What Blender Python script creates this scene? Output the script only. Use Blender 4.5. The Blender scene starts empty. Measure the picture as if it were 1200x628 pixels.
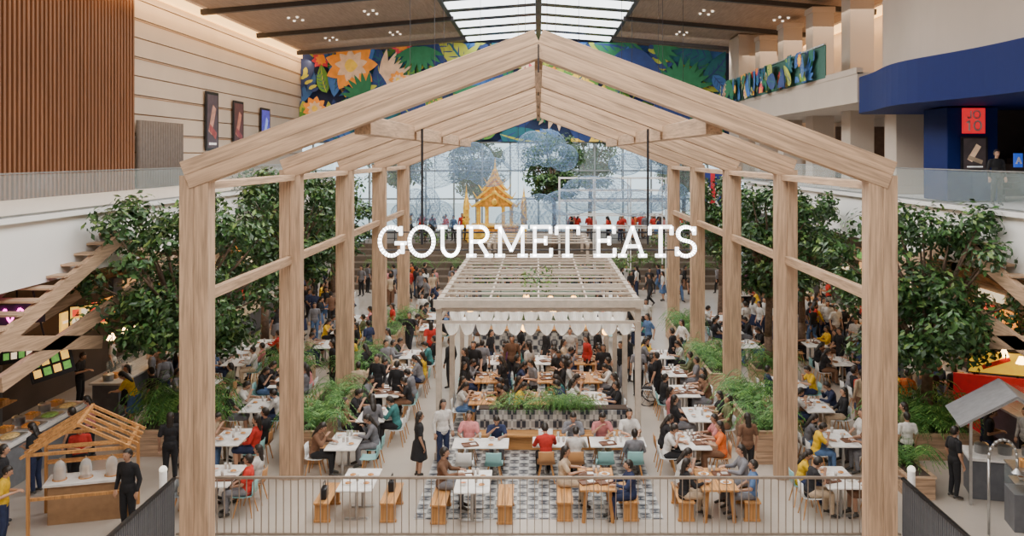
import bpy, math, random, bmesh
import numpy as np
from mathutils import Vector, Matrix
R=random.Random(11)
rad=math.radians
COL=bpy.context.scene.collection
KIDS={}
# ---------------------------------------------------------------- materials
MC={}
def mat(name,col,rough=.6,metal=0.,var=.12,scale=6.,stretch=(1,1,1),emi=None,es=0.,alpha=1.,objcol=False,bump=0.,spec=.5,fine=None,attr=None):
    if name in MC: return MC[name]
    m=bpy.data.materials.new(name); m.use_nodes=True; nt=m.node_tree; n=nt.nodes; l=nt.links
    b=n['Principled BSDF']; b.inputs['Roughness'].default_value=rough; b.inputs['Metallic'].default_value=metal
    b.inputs['Specular IOR Level'].default_value=spec
    tc=n.new('ShaderNodeTexCoord'); mp=n.new('ShaderNodeMapping'); mp.inputs['Scale'].default_value=stretch
    no=n.new('ShaderNodeTexNoise'); no.inputs['Scale'].default_value=scale; no.inputs['Detail'].default_value=4
    l.new(tc.outputs['Object'],mp.inputs[0]); l.new(mp.outputs[0],no.inputs['Vector'])
    rp=n.new('ShaderNodeMapRange'); rp.inputs['From Min'].default_value=.3; rp.inputs['From Max'].default_value=.7
    rp.inputs['To Min'].default_value=1-var; rp.inputs['To Max'].default_value=1+var
    l.new(no.outputs['Fac'],rp.inputs['Value'])
    fac=rp.outputs[0]
    if fine:
        n2=n.new('ShaderNodeTexNoise'); n2.inputs['Scale'].default_value=fine; n2.inputs['Detail'].default_value=6; n2.inputs['Distortion'].default_value=.6
        l.new(mp.outputs[0],n2.inputs['Vector']); r2=n.new('ShaderNodeMapRange'); r2.inputs['From Min'].default_value=.35; r2.inputs['From Max'].default_value=.62; r2.inputs['To Min'].default_value=.66; r2.inputs['To Max'].default_value=1.1
        l.new(n2.outputs['Fac'],r2.inputs['Value']); mu=n.new('ShaderNodeMath'); mu.operation='MULTIPLY'; l.new(fac,mu.inputs[0]); l.new(r2.outputs[0],mu.inputs[1]); fac=mu.outputs[0]
    mx=n.new('ShaderNodeVectorMath'); mx.operation='SCALE'
    if objcol:
        oi=n.new('ShaderNodeObjectInfo'); l.new(oi.outputs['Color'],mx.inputs[0])
    elif attr:
        at=n.new('ShaderNodeAttribute'); at.attribute_name=attr; l.new(at.outputs['Color'],mx.inputs[0])
    else: mx.inputs[0].default_value=col[:3]
    l.new(fac,mx.inputs['Scale']); l.new(mx.outputs[0],b.inputs['Base Color'])
    if bump:
        bp=n.new('ShaderNodeBump'); bp.inputs['Strength'].default_value=bump; l.new(no.outputs['Fac'],bp.inputs['Height']); l.new(bp.outputs[0],b.inputs['Normal'])
    if emi: b.inputs['Emission Color'].default_value=(*emi,1); b.inputs['Emission Strength'].default_value=es
    b.inputs['Alpha'].default_value=alpha
    MC[name]=m; return m
def woodm(name,c,axis,rough=.6):
    st={'x':(.35,7,7),'y':(7,.35,7),'z':(7,7,.35)}[axis]
    return mat(name+'_'+axis,c,rough,0,.15,.9,st,fine=3.2)
WL=(.52,.345,.22); WO=(.58,.28,.09)
wz=woodm('pale_timber',WL,'z'); wx=woodm('pale_timber',WL,'x'); wy=woodm('pale_timber',WL,'y')
oz=woodm('honey_oak',WO,'z'); ox=woodm('honey_oak',WO,'x'); oy=woodm('honey_oak',WO,'y')
white=mat('white_paint',(.82,.80,.77),.5); cream=mat('cream_plaster',(.50,.42,.35),.8,var=.05,scale=.6)
perg=mat('pergola_paint',(.48,.41,.34),.55); dark=mat('dark_metal',(.03,.03,.035),.4,.6); grey=mat('grey_panel',(.12,.125,.14),.5)
steel=mat('brushed_steel',(.5,.5,.5),.35,.9); brass=mat('brass',(.5,.36,.2),.35,.8)
clothm=mat('cloth',(1,1,1),.9,objcol=True,var=.15,scale=14); skinm=mat('skin',(1,1,1),.55,objcol=True,var=.05)
hairm=mat('hair',(.02,.015,.012),.45,var=.3,scale=30); shoem=mat('shoe',(.05,.045,.04),.5); eyem=mat('eye',(.01,.01,.01),.3); lipm=mat('lip',(.4,.1,.09),.5)
plast=mat('chair_shell',(1,1,1),.4,objcol=True,var=.04)
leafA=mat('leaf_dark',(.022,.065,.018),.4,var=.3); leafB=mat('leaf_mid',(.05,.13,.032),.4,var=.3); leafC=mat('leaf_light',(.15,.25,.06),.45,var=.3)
fernA=mat('fern_mid',(.06,.18,.035),.55,var=.3); fernB=mat('fern_light',(.18,.35,.07),.55,var=.3); bark=mat('bark',(.15,.10,.07),.9,var=.35,scale=9,bump=.3)
glassm=mat('clear_glass',(.65,.78,.78),.05,0,.02,alpha=.12); glassd=mat('drinking_glass',(.9,.95,.95),.05,alpha=.35)
# ---------------------------------------------------------------- mesh builder
class MB:
    def __init__(s): s.v=[];s.f=[];s.m=[]
    def add(s,vs,fs,mi=0):
        o=len(s.v); s.v+=[tuple(v) for v in vs]; s.f+=[tuple(i+o for i in f) for f in fs]; s.m+=[mi]*len(fs); return s
    def box(s,c,d,mi=0,M=None):
        x,y,z=d[0]/2,d[1]/2,d[2]/2
        vs=[Vector((a,b,e)) for a in(-x,x) for b in(-y,y) for e in(-z,z)]
        if M is not None: vs=[M@v for v in vs]
        vs=[v+Vector(c) for v in vs]
        return s.add(vs,[(0,1,3,2),(4,6,7,5),(0,4,5,1),(2,3,7,6),(0,2,6,4),(1,5,7,3)],mi)
    def beam(s,p,q,w,h,mi=0):
        p=Vector(p);q=Vector(q);d=q-p; M=d.to_track_quat('X','Z').to_matrix()
        return s.box((p+q)/2,(d.length,w,h),mi,M)
    def cyl(s,p,q,r1,r2=None,n=10,mi=0):
        p=Vector(p);q=Vector(q); r2=r1 if r2 is None else r2
        M=(q-p).to_track_quat('Z','Y').to_matrix(); vs=[]
        for c,r in((p,r1),(q,r2)):
            for i in range(n): a=2*math.pi*i/n; vs.append(c+M@Vector((r*math.cos(a),r*math.sin(a),0)))
        fs=[(i,(i+1)%n,n+(i+1)%n,n+i) for i in range(n)]+[tuple(range(n-1,-1,-1)),tuple(range(n,2*n))]
        return s.add(vs,fs,mi)
    def lathe(s,prof,n=16,c=(0,0,0),mi=0):
        vs=[];k=len(prof)
        for r,z in prof:
            for i in range(n): a=2*math.pi*i/n; vs.append((c[0]+r*math.cos(a),c[1]+r*math.sin(a),c[2]+z))
        fs=[(j*n+i,j*n+(i+1)%n,(j+1)*n+(i+1)%n,(j+1)*n+i) for j in range(k-1) for i in range(n)]
        return s.add(vs,fs,mi)
    def sph(s,c,r,M=None,mi=0,nu=14,nv=9):
        if not hasattr(r,'__len__'): r=(r,r,r)
        vs=[Vector((0,0,-r[2]))]
        for j in range(1,nv):
            t=math.pi*j/nv
            for i in range(nu): a=2*math.pi*i/nu; vs.append(Vector((r[0]*math.sin(t)*math.cos(a),r[1]*math.sin(t)*math.sin(a),-r[2]*math.cos(t))))
        vs.append(Vector((0,0,r[2])))
        c=Vector(c)
        if M is not None: vs=[(M@(v+c)) for v in vs]
        else: vs=[v+c for v in vs]
        fs=[(0,1+(i+1)%nu,1+i) for i in range(nu)]
        for j in range(nv-2):
            for i in range(nu): a=1+j*nu+i;b=1+j*nu+(i+1)%nu; fs.append((a,b,b+nu,a+nu))
        t=len(vs)-1; o=1+(nv-2)*nu
        fs+=[(o+i,o+(i+1)%nu,t) for i in range(nu)]
        return s.add(vs,fs,mi)
    def cap(s,p,q,r1,r2,mi=0):
        s.sph(p,r1,None,mi,10,7); s.sph(q,r2,None,mi,10,7); return s.cyl(p,q,r1,r2,10,mi)
    def tube(s,pts,r,n=8,mi=0):
        for a,b in zip(pts,pts[1:]): s.cyl(a,b,r,r,n,mi)
        return s
    def mesh(s,name,mats,smooth=False):
        me=bpy.data.meshes.new(name); me.from_pydata(s.v,[],s.f)
        for m in mats: me.materials.append(m)
        me.polygons.foreach_set('material_index',s.m)
        if smooth: me.polygons.foreach_set('use_smooth',[True]*len(s.f))
        me.update(); return me
    def obj(s,name,mats,parent=None,smooth=False,bevel=0):
        if not isinstance(mats,(list,tuple)): mats=[mats]
        o=mk(name,s.mesh(name,mats,smooth),parent)
        if bevel:
            b=o.modifiers.new('b','BEVEL'); b.width=bevel; b.segments=2; b.limit_method='ANGLE'
        return o
def mk(name,data,parent=None):
    o=bpy.data.objects.new(name,data); COL.objects.link(o)
    if parent: o.parent=parent; KIDS.setdefault(parent.name,[]).append(o)
    return o
def tag(o,label,cat,group=None,kind=None):
    o['label']=label;o['category']=cat
    if group:o['group']=group
    if kind:o['kind']=kind
    return o
def thing(name,label,cat,loc=(0,0,0),rz=0,group=None):
    o=mk(name,None); o.empty_display_size=.2; o.location=loc; o.rotation_euler=(0,0,rz); return tag(o,label,cat,group)
def struct(o,label='',cat='structure'):
    o['kind']='structure'; o['label']=label; o['category']=cat; return o
def dup(o,parent=None):
    n=o.copy(); COL.objects.link(n)
    if parent: n.parent=parent; KIDS.setdefault(parent.name,[]).append(n)
    for c in list(KIDS.get(o.name,[])): dup(c,n)
    return n
class Proto:
    def __init__(s,root): s.r=root; s.used=False
    def put(s,loc,rz=0,sc=1,color=None,label=None):
        o=s.r if not s.used else dup(s.r); s.used=True
        o.location=loc;o.rotation_euler=(0,0,rz);o.scale=(sc,sc,sc) if not hasattr(sc,'__len__') else sc
        if color:
            o.color=color
            for c in KIDS.get(o.name,[]): c.color=color
        if label:o['label']=label
        return o
# ---------------------------------------------------------------- camera
cd=bpy.data.cameras.new('camera'); cam=mk('camera',cd); cd.sensor_width=36; cd.lens=36*1050/1200
cam.location=(0,0,8); cam.rotation_euler=(rad(90),0,0); cd.shift_x=-31/1200; cd.shift_y=-132/1200
cd.clip_end=400; bpy.context.scene.camera=cam
# ---------------------------------------------------------------- world + lights
w=bpy.data.worlds.new('world'); bpy.context.scene.world=w; w.use_nodes=True
bg=w.node_tree.nodes['Background']; bg.inputs[0].default_value=(.72,.90,1,1); bg.inputs[1].default_value=2.2
def area(loc,size,en,col=(1,.93,.84),rot=(0,0,0)):  # area lights added to light the hall; no such panels hang there
    d=bpy.data.lights.new('ceiling_light','AREA'); d.shape='RECTANGLE'; d.size=size[0]; d.size_y=size[1]; d.energy=en; d.color=col
    o=mk('ceiling_light',d); o.location=loc;o.rotation_euler=rot; tag(o,'unseen soft light added beneath the hall ceiling','light',kind='structure'); return o
area((0,32,15.2),(8,46),5800,(1,.95,.88))
area((-15,36,14.6),(3,50),1250,(1,.80,.60)); area((15,36,14.6),(3,50),1250,(1,.80,.60))
area((0,5,14.6),(16,4),1150,(1,.92,.84),(rad(38),0,0))  # added front fill from the camera side, no fixture behind it
area((0,62,14.8),(30,1),650,(1,.95,.9),(rad(60),0,0))  # added wash that brightens the mural, no fixture behind it
for sx in(-1,1): area((sx*17.7,40,15.3),(.3,60),1200,(1,.58,.25),(0,rad(sx*-35),0))
# ---------------------------------------------------------------- shell
fl=MB().box((0,36,-.1),(60,84,.2)).obj('floor',mat('polished_floor',(.46,.405,.35),.25,var=.06,scale=.8)); struct(fl,'pale polished stone floor','floor')
tm=bpy.data.materials.new('patterned_tile'); tm.use_nodes=True; nt=tm.node_tree; n=nt.nodes;l=nt.links
tc=n.new('ShaderNodeTexCoord'); c1=n.new('ShaderNodeTexChecker'); c1.inputs['Scale'].default_value=4.0; c1.inputs[1].default_value=(.5,.5,.48,1); c1.inputs[2].default_value=(.02,.025,.04,1)
mp=n.new('ShaderNodeMapping'); mp.inputs['Rotation'].default_value=(0,0,rad(45)); c2=n.new('ShaderNodeTexChecker'); c2.inputs['Scale'].default_value=5.66; c2.inputs[1].default_value=(.5,.5,.48,1); c2.inputs[2].default_value=(.03,.04,.06,1)
l.new(tc.outputs['Object'],c1.inputs[0]); l.new(tc.outputs['Object'],mp.inputs[0]); l.new(mp.outputs[0],c2.inputs[0])
mx=n.new('ShaderNodeMix'); mx.data_type='RGBA'; mx.inputs[0].default_value=.45; l.new(c1.outputs[0],mx.inputs[6]); l.new(c2.outputs[0],mx.inputs[7]); l.new(mx.outputs[2],n['Principled BSDF'].inputs['Base Color']); n['Principled BSDF'].inputs['Roughness'].default_value=.35
tl=MB().box((0,26.7,.006),(5.5,14,.012)).obj('floor',tm); struct(tl,'black and white patterned tile floor inlay','floor')
def plank_wall(name,X,y0,y1,z0,z1,side):
    b=MB().box((X+side*.15,(y0+y1)/2,(z0+z1)/2),(.2,y1-y0,z1-z0),1)
    z=z0;i=0
    while z<z1-.05:
        h=min(.82,z1-z); b.box((X,(y0+y1)/2,z+h/2),(.12,y1-y0,h),0)
        if i%2==0: b.box((X-side*.065,(y0+y1)/2,z+h-.05),(.02,y1-y0,.05),1)
        z+=.88;i+=1
    return struct(b.obj(name,[mat('wall_plank',(.56,.47,.39),.7,var=.05,scale=.5),mat('wall_gap',(.30,.17,.08),.6)]),'cream horizontal plank cladding wall','wall')
plank_wall('wall_left',-18.5,-4,70,6.4,16.4,-1)
struct(MB().box((18.6,33,11.3),(.3,74,10)).obj('wall_right',cream),'cream plaster wall','wall')
struct(MB().box((0,-4.2,8.2),(37.5,.3,16.6)).obj('wall_front',cream),'cream plaster end wall','wall')
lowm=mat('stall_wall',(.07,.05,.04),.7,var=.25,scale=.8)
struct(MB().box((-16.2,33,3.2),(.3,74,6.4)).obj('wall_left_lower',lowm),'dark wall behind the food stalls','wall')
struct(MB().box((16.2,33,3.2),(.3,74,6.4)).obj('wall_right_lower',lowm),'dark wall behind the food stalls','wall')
struct(MB().box((0,70.2,13.0),(37.2,.3,8)).obj('wall_back',mat('mural_navy',(.012,.03,.10),.7)),'navy painted mural wall','wall')
# mural
mcol=[(.01,.13,.17),(.02,.19,.08),(.12,.32,.05),(.45,.50,.06),(.95,.34,.03),(.75,.05,.10),(.04,.15,.45),(.85,.60,.40),(1.0,.68,.08),(.02,.05,.20)]
mm=[mat('mural_paint_%s'%k,c,.7,var=.15,scale=2) for k,c in zip(['teal','green','lime','olive','orange','crimson','blue','sand','yellow','navy'],mcol)]
def lens(cx,cz,L,W,a,x0,x1,z0,z1,nn=9,bend=0):
    pts=[]
    for i in range(nn+1): t=i/nn; pts.append((t*L,(W*math.sin(math.pi*t**.8)**.8 if 0<t<1 else 0)+bend*L*t*t))
    for i in range(nn-1,0,-1): t=i/nn; pts.append((t*L,-W*math.sin(math.pi*t**.8)**.8+bend*L*t*t))
    ca,sa=math.cos(a),math.sin(a)
    return [(min(max(cx+p*ca-q*sa,x0),x1),min(max(cz+p*sa+q*ca,z0),z1)) for p,q in pts]
def mural(b,x0,x1,z0,z1,num,rr,fixed=(),sz=1):
    y=-.002
    def put(pts,mi):
        nonlocal y; y-=.0004
        b.add([(p,y,q) for p,q in pts],[tuple(range(len(pts)))],mi)
    A=(x0,x1,z0,z1)
    items=[(rr.uniform(x0,x1),rr.uniform(z0,z1),rr.choice('lllllllffpprrn'),rr.uniform(.6,1.5)*sz) for _ in range(num)]+list(fixed)
    for cx,cz,t,s in items:
        a0=rr.uniform(0,6.28); bd=rr.uniform(-.35,.35)
        if t=='l':
            ci=rr.choice([0,1,2,3,6,0,1,8,6,9]); put(lens(cx,cz,2.5*s,.58*s,a0,*A,bend=bd),ci); put(lens(cx,cz,2.4*s,.05*s,a0,*A,bend=bd),rr.choice([9,3,0]))
            for q in range(1,6):
                px=cx+math.cos(a0)*2.4*s*q/7; pz=cz+math.sin(a0)*2.4*s*q/7
                for sg in(-1,1): put(lens(px,pz,.5*s,.03*s,a0+sg*.8,*A),9 if ci!=9 else 0)
        elif t=='n': put(lens(cx,cz,3.0*s,1.1*s,a0,*A,bend=bd),9)
        elif t=='p':
            ci=rr.choice([0,1,2,3,6,1,7])
            for j in range(9): put(lens(cx,cz,1.7*s,.19*s,a0+j*.3,*A),ci)
        elif t=='f' or t=='F':
            n_=9; c1,c2=(4,8) if t=='F' else rr.choice([(4,8),(5,4),(7,5),(6,0),(3,2)])
            rs=s*(1.0 if t=='F' else .6)
            for j in range(n_): put(lens(cx,cz,rs*1.2,rs*.36,a0+j*2*math.pi/n_,*A),c1)
            for j in range(n_): put(lens(cx,cz,rs*.75,rs*.2,a0+.2+j*2*math.pi/n_,*A),7 if t=='F' else c2)
            put(lens(cx-rs*.3,cz,rs*.6,rs*.3,0,*A),c2)
        else:
            for j in range(6): put(lens(cx+j*.28*s*math.cos(a0),cz+j*.28*s*math.sin(a0),.8*s,.16*s,a0+1.3,*A),9 if j%2 else 3)
b=MB(); mural(b,-18.4,14.5,9.05,16.7,260,random.Random(5),[(-14.4,14.9,'F',1.7),(-17.2,11.6,'F',.8),(-10.8,13.8,'F',.6),(-13.2,12.4,'p',1.2)],1.2)
o=b.obj('mural',mm); o.location=(0,70.04,0); tag(o,'colourful tropical leaf and flower mural on navy wall','mural')
wf=mat('window_frame',(.30,.34,.35),.4,.4)
b=MB()
for i in range(17): b.box((-17.6+i*2.2,70,4.5),(.12,.25,9))
for z in (.1,2.4,4.6,6.8,9.0): b.box((0,70,z),(36.6,.2,.12))
struct(b.obj('window_1',wf),'tall gridded curtain-wall window','window')
struct(MB().box((0,70,4.5),(36.4,.02,8.9)).obj('window_2',mat('pane',(.8,.93,.95),.05,alpha=.12,var=.02)),'clear panes of the curtain wall','window')
struct(MB().box((0,112,-.2),(160,80,.2)).obj('ground_outside',mat('outside_paving',(.6,.62,.6),.8)),'paving outside the glass','floor')
# ceiling
cm=mat('ceiling_board',(.34,.25,.19),.7,var=.2,scale=2,stretch=(6,.4,1)); cdk=mat('ceiling_beam',(.035,.03,.03),.5)
b=MB()
for sx in(-1,1):
    b.add([(sx*17.4,-4,15.75),(sx*5.6,-4,16.8),(sx*5.6,70,16.8),(sx*17.4,70,15.75)],[(0,1,2,3)],0)
    b.add([(sx*17.4,-4,15.95),(sx*5.6,-4,17.0),(sx*5.6,70,17.0),(sx*17.4,70,15.95)],[(0,1,2,3)],0)
    b.box((sx*18.1,33,16.5),(1.6,74,.15),1)
struct(b.obj('ceiling',[cm,cream]),'brown slatted sloping ceiling boards','ceiling')
for i,yy in enumerate((38.3,47.6,57,66.5)):
    b=MB()
    for sx in(-1,1): b.beam((sx*17.9,yy,15.6),(sx*5.4,yy,16.72),.35,.3)
    struct(b.obj('trim_%d'%(i+1),cdk),'dark ceiling cross beam','beam')
b=MB()
skm=mat('skylight_glow',(.9,.95,1),.5,emi=(.92,.97,1),es=4)
b.box((0,33,17.1),(.35,74,.4),1)
yy=-2
while yy<69:
    for sx in(-1,1):
        b.beam((sx*5.5,yy+1.7,16.85),(sx*.2,yy+1.7,17.25),2.7,.04,0)
        b.beam((sx*5.5,yy+3.6,16.84),(sx*.2,yy+3.6,17.24),1.1,.06,1)
    yy+=3.8
b.box((0,34,17.5),(11.6,76,.05),1)
struct(b.obj('window_3',[skm,cdk]),'bright louvred skylight running along the ridge','skylight')
struct(MB().box((-5.6,33,16.85),(.25,74,.2)).box((5.6,33,16.85),(.25,74,.2)).obj('trim_6',cdk),'dark skylight edge beam','beam')
cove=mat('cove_glow',(1,.75,.4),.5,emi=(1,.50,.14),es=3.2)
struct(MB().box((-18.34,33,15.75),(.12,74,.5)).obj('trim_7',cove),'warm cove light strip','light'); struct(MB().box((18.34,33,15.75),(.12,74,.5)).obj('trim_8',cove),'warm cove light strip','light')
dl=Proto(tag(MB().cyl((0,0,0),(0,0,.05),.07,n=12).lathe([(.07,0),(.1,-.01),(.1,.04)],12,mi=1).obj('downlight',[mat('lamp_white',(1,1,1),.5,emi=(1,.93,.8),es=7),white]),'small round recessed ceiling downlight','light','ceiling downlights'))
for sx in(-1,1):
    for X in (14,9.6):
        for Y in (52,61):
            for dx in(0,.5):
                for dy in (0,1.2): dl.put((sx*(X+dx),Y+dy,15.75+(17.4-X-dx)*.0875-.06))
b=MB().box((.12,0,0),(.1,27,9.1),1)
for i in range(95): b.box((.24,-13.4+i*.283,0),(.18,.13,9.1),0)
o=b.obj('slatted_screen',[mat('brown_slat',(.19,.078,.033),.55,var=.2,scale=1,stretch=(5,5,.4)),mat('screen_back',(.05,.025,.015),.8)]); o.location=(-18.3,26.6,11.0); tag(o,'tall brown vertical timber slat screen on the wall','wall screen')
b=MB()
for i in range(18): b.cyl((0,i*.28,0),(0,i*.28,3.1),.13,n=8)
o=b.obj('curtain',mat('grey_curtain',(.15,.13,.12),.9),smooth=True); o.location=(-18.1,40.6,6.5); tag(o,'grey pleated floor-length curtain on the wall','curtain')
def poster(name,loc,w_,h_,facing,cols,label):
    r=thing(name,label,'poster',loc,facing)
    MB().box((0,0,0),(w_,.08,h_)).obj('frame',dark,r)
    b=MB().box((0,-.045,0),(w_*.84,.01,h_*.9),0)
    b.beam((-w_*.2,-.05,-h_*.2),(w_*.15,-.05,h_*.25),.01,h_*.16,1).beam((-w_*.25,-.056,-h_*.1),(w_*.28,-.056,-.25*h_),.01,h_*.12,2).box((0,-.06,-h_*.38),(w_*.6,.01,h_*.04),3)
    b.obj('picture',[mat(name+'_pic%d%d'%(i,int(loc[1])),c,.4,emi=c,es=.5,var=.5,scale=3) for i,c in enumerate(cols)],r); return r
poster('wall_poster',(-18.3,50.2,9.9),1.9,3.3,rad(90),[(.06,.04,.05),(.4,.2,.15),(.25,.05,.05),(.8,.8,.8)],'dark framed film poster on cream plank wall')
poster('wall_poster',(-18.3,54.6,9.8),1.8,3.0,rad(90),[(.08,.03,.03),(.4,.15,.1),(.2,.04,.05),(.8,.7,.6)],'dark red framed film poster on cream plank wall')
poster('wall_poster',(-18.3,60.0,9.7),2.0,2.9,rad(90),[(.07,.07,.45),(.3,.4,.9),(.1,.1,.5),(.8,.8,.9)],'glowing blue framed film poster on cream plank wall')
# ---------------------------------------------------------------- balconies
fasc=mat('white_fascia',(.86,.84,.81),.6,var=.03,scale=.4)
for sx,nm in((-1,'left'),(1,'right')):
    b=MB().box((sx*15.4,27,5.67),(6.5,52,1.6)).box((sx*12.08,27,6.5),(.22,52,.12))
    struct(b.obj('trim_balcony_'+nm,fasc),'white balcony slab edge','balcony')
    g=thing('glass_balustrade','frameless glass balustrade with slim handrail on white balcony edge','balustrade',(sx*12.1,0,6.56))
    MB().box((0,27,1.02),(.05,52,.035)).obj('handrail',steel,g)
    for i in range(26): MB().box((0,2+i*2,.5),(.02,1.97,.98)).obj('glass_panel',glassm,g)
    MB().box((0,27,.03),(.06,52,.06)).obj('base_channel',steel,g)
colp=Proto(tag(MB().box((0,0,4.6),(1.1,1.2,9.1)).box((0,0,.15),(1.2,1.3,.3)).box((0,0,9.0),(1.22,1.32,.3)).obj('column',cream,bevel=.03),'square cream plaster column rising through the balconies','column','square hall columns'))
for Y in (35.8,41,46.5,52,57.5): colp.put((14.6,Y,6.47))
struct(MB().box((15.4,45,10.6),(6.4,21.4,1.15)).box((12.3,45,11.25),(.25,21.4,.25)).obj('trim_upper_slab',cream),'cream upper balcony slab','balcony')
b=MB(); mural(b,-10,9,0,1.35,110,random.Random(9),(),.5)
g=thing('mural_balustrade','green leaf patterned balustrade panel on cream upper balcony','balustrade',(12.16,48,11.3),rad(-90))
MB().box((0,.03,.68),(20,.04,1.4)).obj('panel',mat('mural_back',(.03,.12,.09),.7),g); b.obj('painted_leaves',mm,g); MB().box((0,0,1.42),(20,.1,.06)).obj('handrail',steel,g)
navy=mat('navy_paint',(.005,.014,.10),.65,var=.05,spec=.15)
pts=[]
for i in range(41):
    y=35-i*.6; pts.append((12.15-.75*math.exp(-((y-28.5)/3.2)**2)+.5*max(0,(y-33.5)/1.5)**2,y))
b=MB(); bc=MB()
for (xa,ya),(xb,yb) in zip(pts,pts[1:]):
    b.add([(xa,ya,9.6),(xb,yb,9.6),(xb,yb,10.95),(xa,ya,10.95),(18,ya,9.6),(18,yb,9.6),(18,yb,10.95),(18,ya,10.95)],[(0,1,2,3),(0,4,5,1),(3,2,6,7)],0)
    k=.9
    bc.add([(xa+k,ya,10.95),(xb+k,yb,10.95),(xb+k,yb,13.9),(xa+k,ya,13.9),(18,ya,13.9),(18,yb,13.9),(18,ya,10.95)],[(0,1,2,3),(3,2,5,4)]+([(0,3,4,6)] if ya>34.5 else []),0)
x0,y0=pts[0]; b.add([(x0,y0,9.6),(x0,y0,10.95),(18,y0,10.95),(18,y0,9.6)],[(0,1,2,3)],0)
struct(b.obj('trim_cinema_band',navy),'curved glossy navy fascia','balcony'); struct(bc.obj('trim_parapet',cream),'curved cream parapet above navy band','balcony')
b=MB().box((15.9,61,11.2),(5.2,3,9.6))
for i in range(3): b.box((13.6+i*1.7,59.4,11.2),(.7,.3,9.6))
struct(b.obj('wall_stepped',cream),'cream ribbed wall block','wall')
struct(MB().box((17.0,36.5,8.05),(3,.2,3.1)).box((16.9,47,8.0),(2.6,.2,3.0)).obj('wall_brown_panel',mat('brown_panel',(.16,.10,.07),.7)),'brown panelled wall','wall')
k=thing('cinema_kiosk','navy cinema box office block with red sign and lit poster','kiosk',(14.1,30,6.5))
MB().box((0,0,1.54),(1.65,1.8,3.05)).obj('body',navy,k,bevel=.03)
MB().box((.0,-.96,2.62),(.72,.08,.82)).obj('sign_panel',mat('sign_red',(.75,.01,.02),.4,emi=(.8,.02,.03),es=.8),k)
# ---------------------------------------------------------------- lettering
wlet=mat('sign_white',(1,1,1),.4,emi=(1,.99,.97),es=3.2)
def ribbon(b,pts,t,dep,mi=0):
    for (x0,z0),(x1,z1) in zip(pts,pts[1:]):
        d=Vector((x1-x0,z1-z0)); L=d.length
        if L<1e-6: continue
        d/=L; e=t*.12; nx,nz=-d.y*t/2,d.x*t/2; x0_,z0_,x1_,z1_=x0-d.x*e,z0-d.y*e,x1+d.x*e,z1+d.y*e
        vs=[(x0_+nx,0,z0_+nz),(x0_-nx,0,z0_-nz),(x1_-nx,0,z1_-nz),(x1_+nx,0,z1_+nz)]; vs+=[(v[0],dep,v[2]) for v in vs]
        b.add(vs,[(0,1,2,3),(7,6,5,4),(0,4,5,1),(1,5,6,2),(2,6,7,3),(3,7,4,0)],mi)
def arc(cx,cz,rx,rz,a0,a1,n=18): return [(cx+rx*math.cos(rad(a0+(a1-a0)*i/n)),cz+rz*math.sin(rad(a0+(a1-a0)*i/n))) for i in range(n+1)]
LT={'G':(.98,[arc(.47,.5,.38,.46,52,318),[(.84,.44),(.84,.12)],[(.6,.44),(.95,.44)],[(.78,.7),(.78,.96)]]),
'O':(.98,[arc(.49,.5,.40,.46,0,360,28)]),
'U':(.95,[[(.2,.95),(.2,.38)],arc(.47,.36,.27,.32,180,360),[(.74,.38),(.74,.95)],[(.06,.95),(.34,.95)],[(.6,.95),(.88,.95)]]),
'R':(.95,[[(.2,.04),(.2,.96)],[(.06,.96),(.5,.96)],arc(.5,.725,.24,.235,90,-90,12),[(.5,.49),(.2,.49)],[(.46,.49),(.74,.05)],[(.06,.04),(.35,.04)],[(.66,.04),(.9,.04)]]),
'M':(1.15,[[(.2,.04),(.2,.95)],[(.95,.04),(.95,.95)],[(.2,.95),(.575,.2)],[(.575,.2),(.95,.95)],[(.05,.04),(.35,.04)],[(.8,.04),(1.1,.04)],[(.05,.96),(.24,.96)],[(.9,.96),(1.1,.96)]]),
'E':(.84,[[(.2,.04),(.2,.96)],[(.06,.96),(.72,.96)],[(.2,.52),(.56,.52)],[(.06,.04),(.74,.04)],[(.72,.96),(.72,.76)],[(.74,.04),(.74,.26)],[(.56,.64),(.56,.40)]]),
'T':(.88,[[(.44,.04),(.44,.96)],[(.08,.96),(.8,.96)],[(.08,.96),(.08,.72)],[(.8,.96),(.8,.72)],[(.28,.04),(.6,.04)]]),
'A':(.98,[[(.15,.04),(.49,.97)],[(.49,.97),(.83,.04)],[(.27,.34),(.71,.34)],[(.03,.04),(.28,.04)],[(.7,.04),(.95,.04)]]),
'S':(.8,[arc(.4,.74,.27,.22,25,270,14),arc(.4,.27,.29,.24,90,-155,14),[(.67,.95),(.67,.72)],[(.1,.05),(.1,.3)]]),
'1':(.6,[[(.3,.04),(.3,.96)],[(.3,.96),(.08,.78)]]),'0':(.85,[arc(.42,.5,.3,.44,0,360,24)]),
'J':(.6,[[(.4,.95),(.4,.3)],arc(.22,.28,.18,.24,0,-170)]),' ':(.38,[])}
def writing(parent,text,width,h,matl,t=.12,dep=.1,z0=0):
    tot=sum(LT[c][0] for c in text); sx=width/tot; x=-width/2
    for c in text:
        if c!=' ':
            b=MB()
            for p in LT[c][1]: ribbon(b,[(q[0]*sx,q[1]*h) for q in p],t*h,dep)
            o=b.obj('letter',matl,parent); o.location=(x,0,z0)
        x+=LT[c][0]*sx
S=thing('hanging_sign','white illuminated serif letters hung on black rods from timber frame','sign',(-.02,22.0,5.5))
writing(S,'GOURMET EATS',7.9,.77,wlet,.105,.1)
for x in(-2.85,2.72):
    MB().cyl((x,.1,.3),(x,.1,3.15),.03,n=8).obj('rod',dark,S)
MB().box((0,.16,.16),(7.6,.03,.03)).box((0,.16,.6),(7.6,.03,.03)).obj('rail',dark,S)
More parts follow.
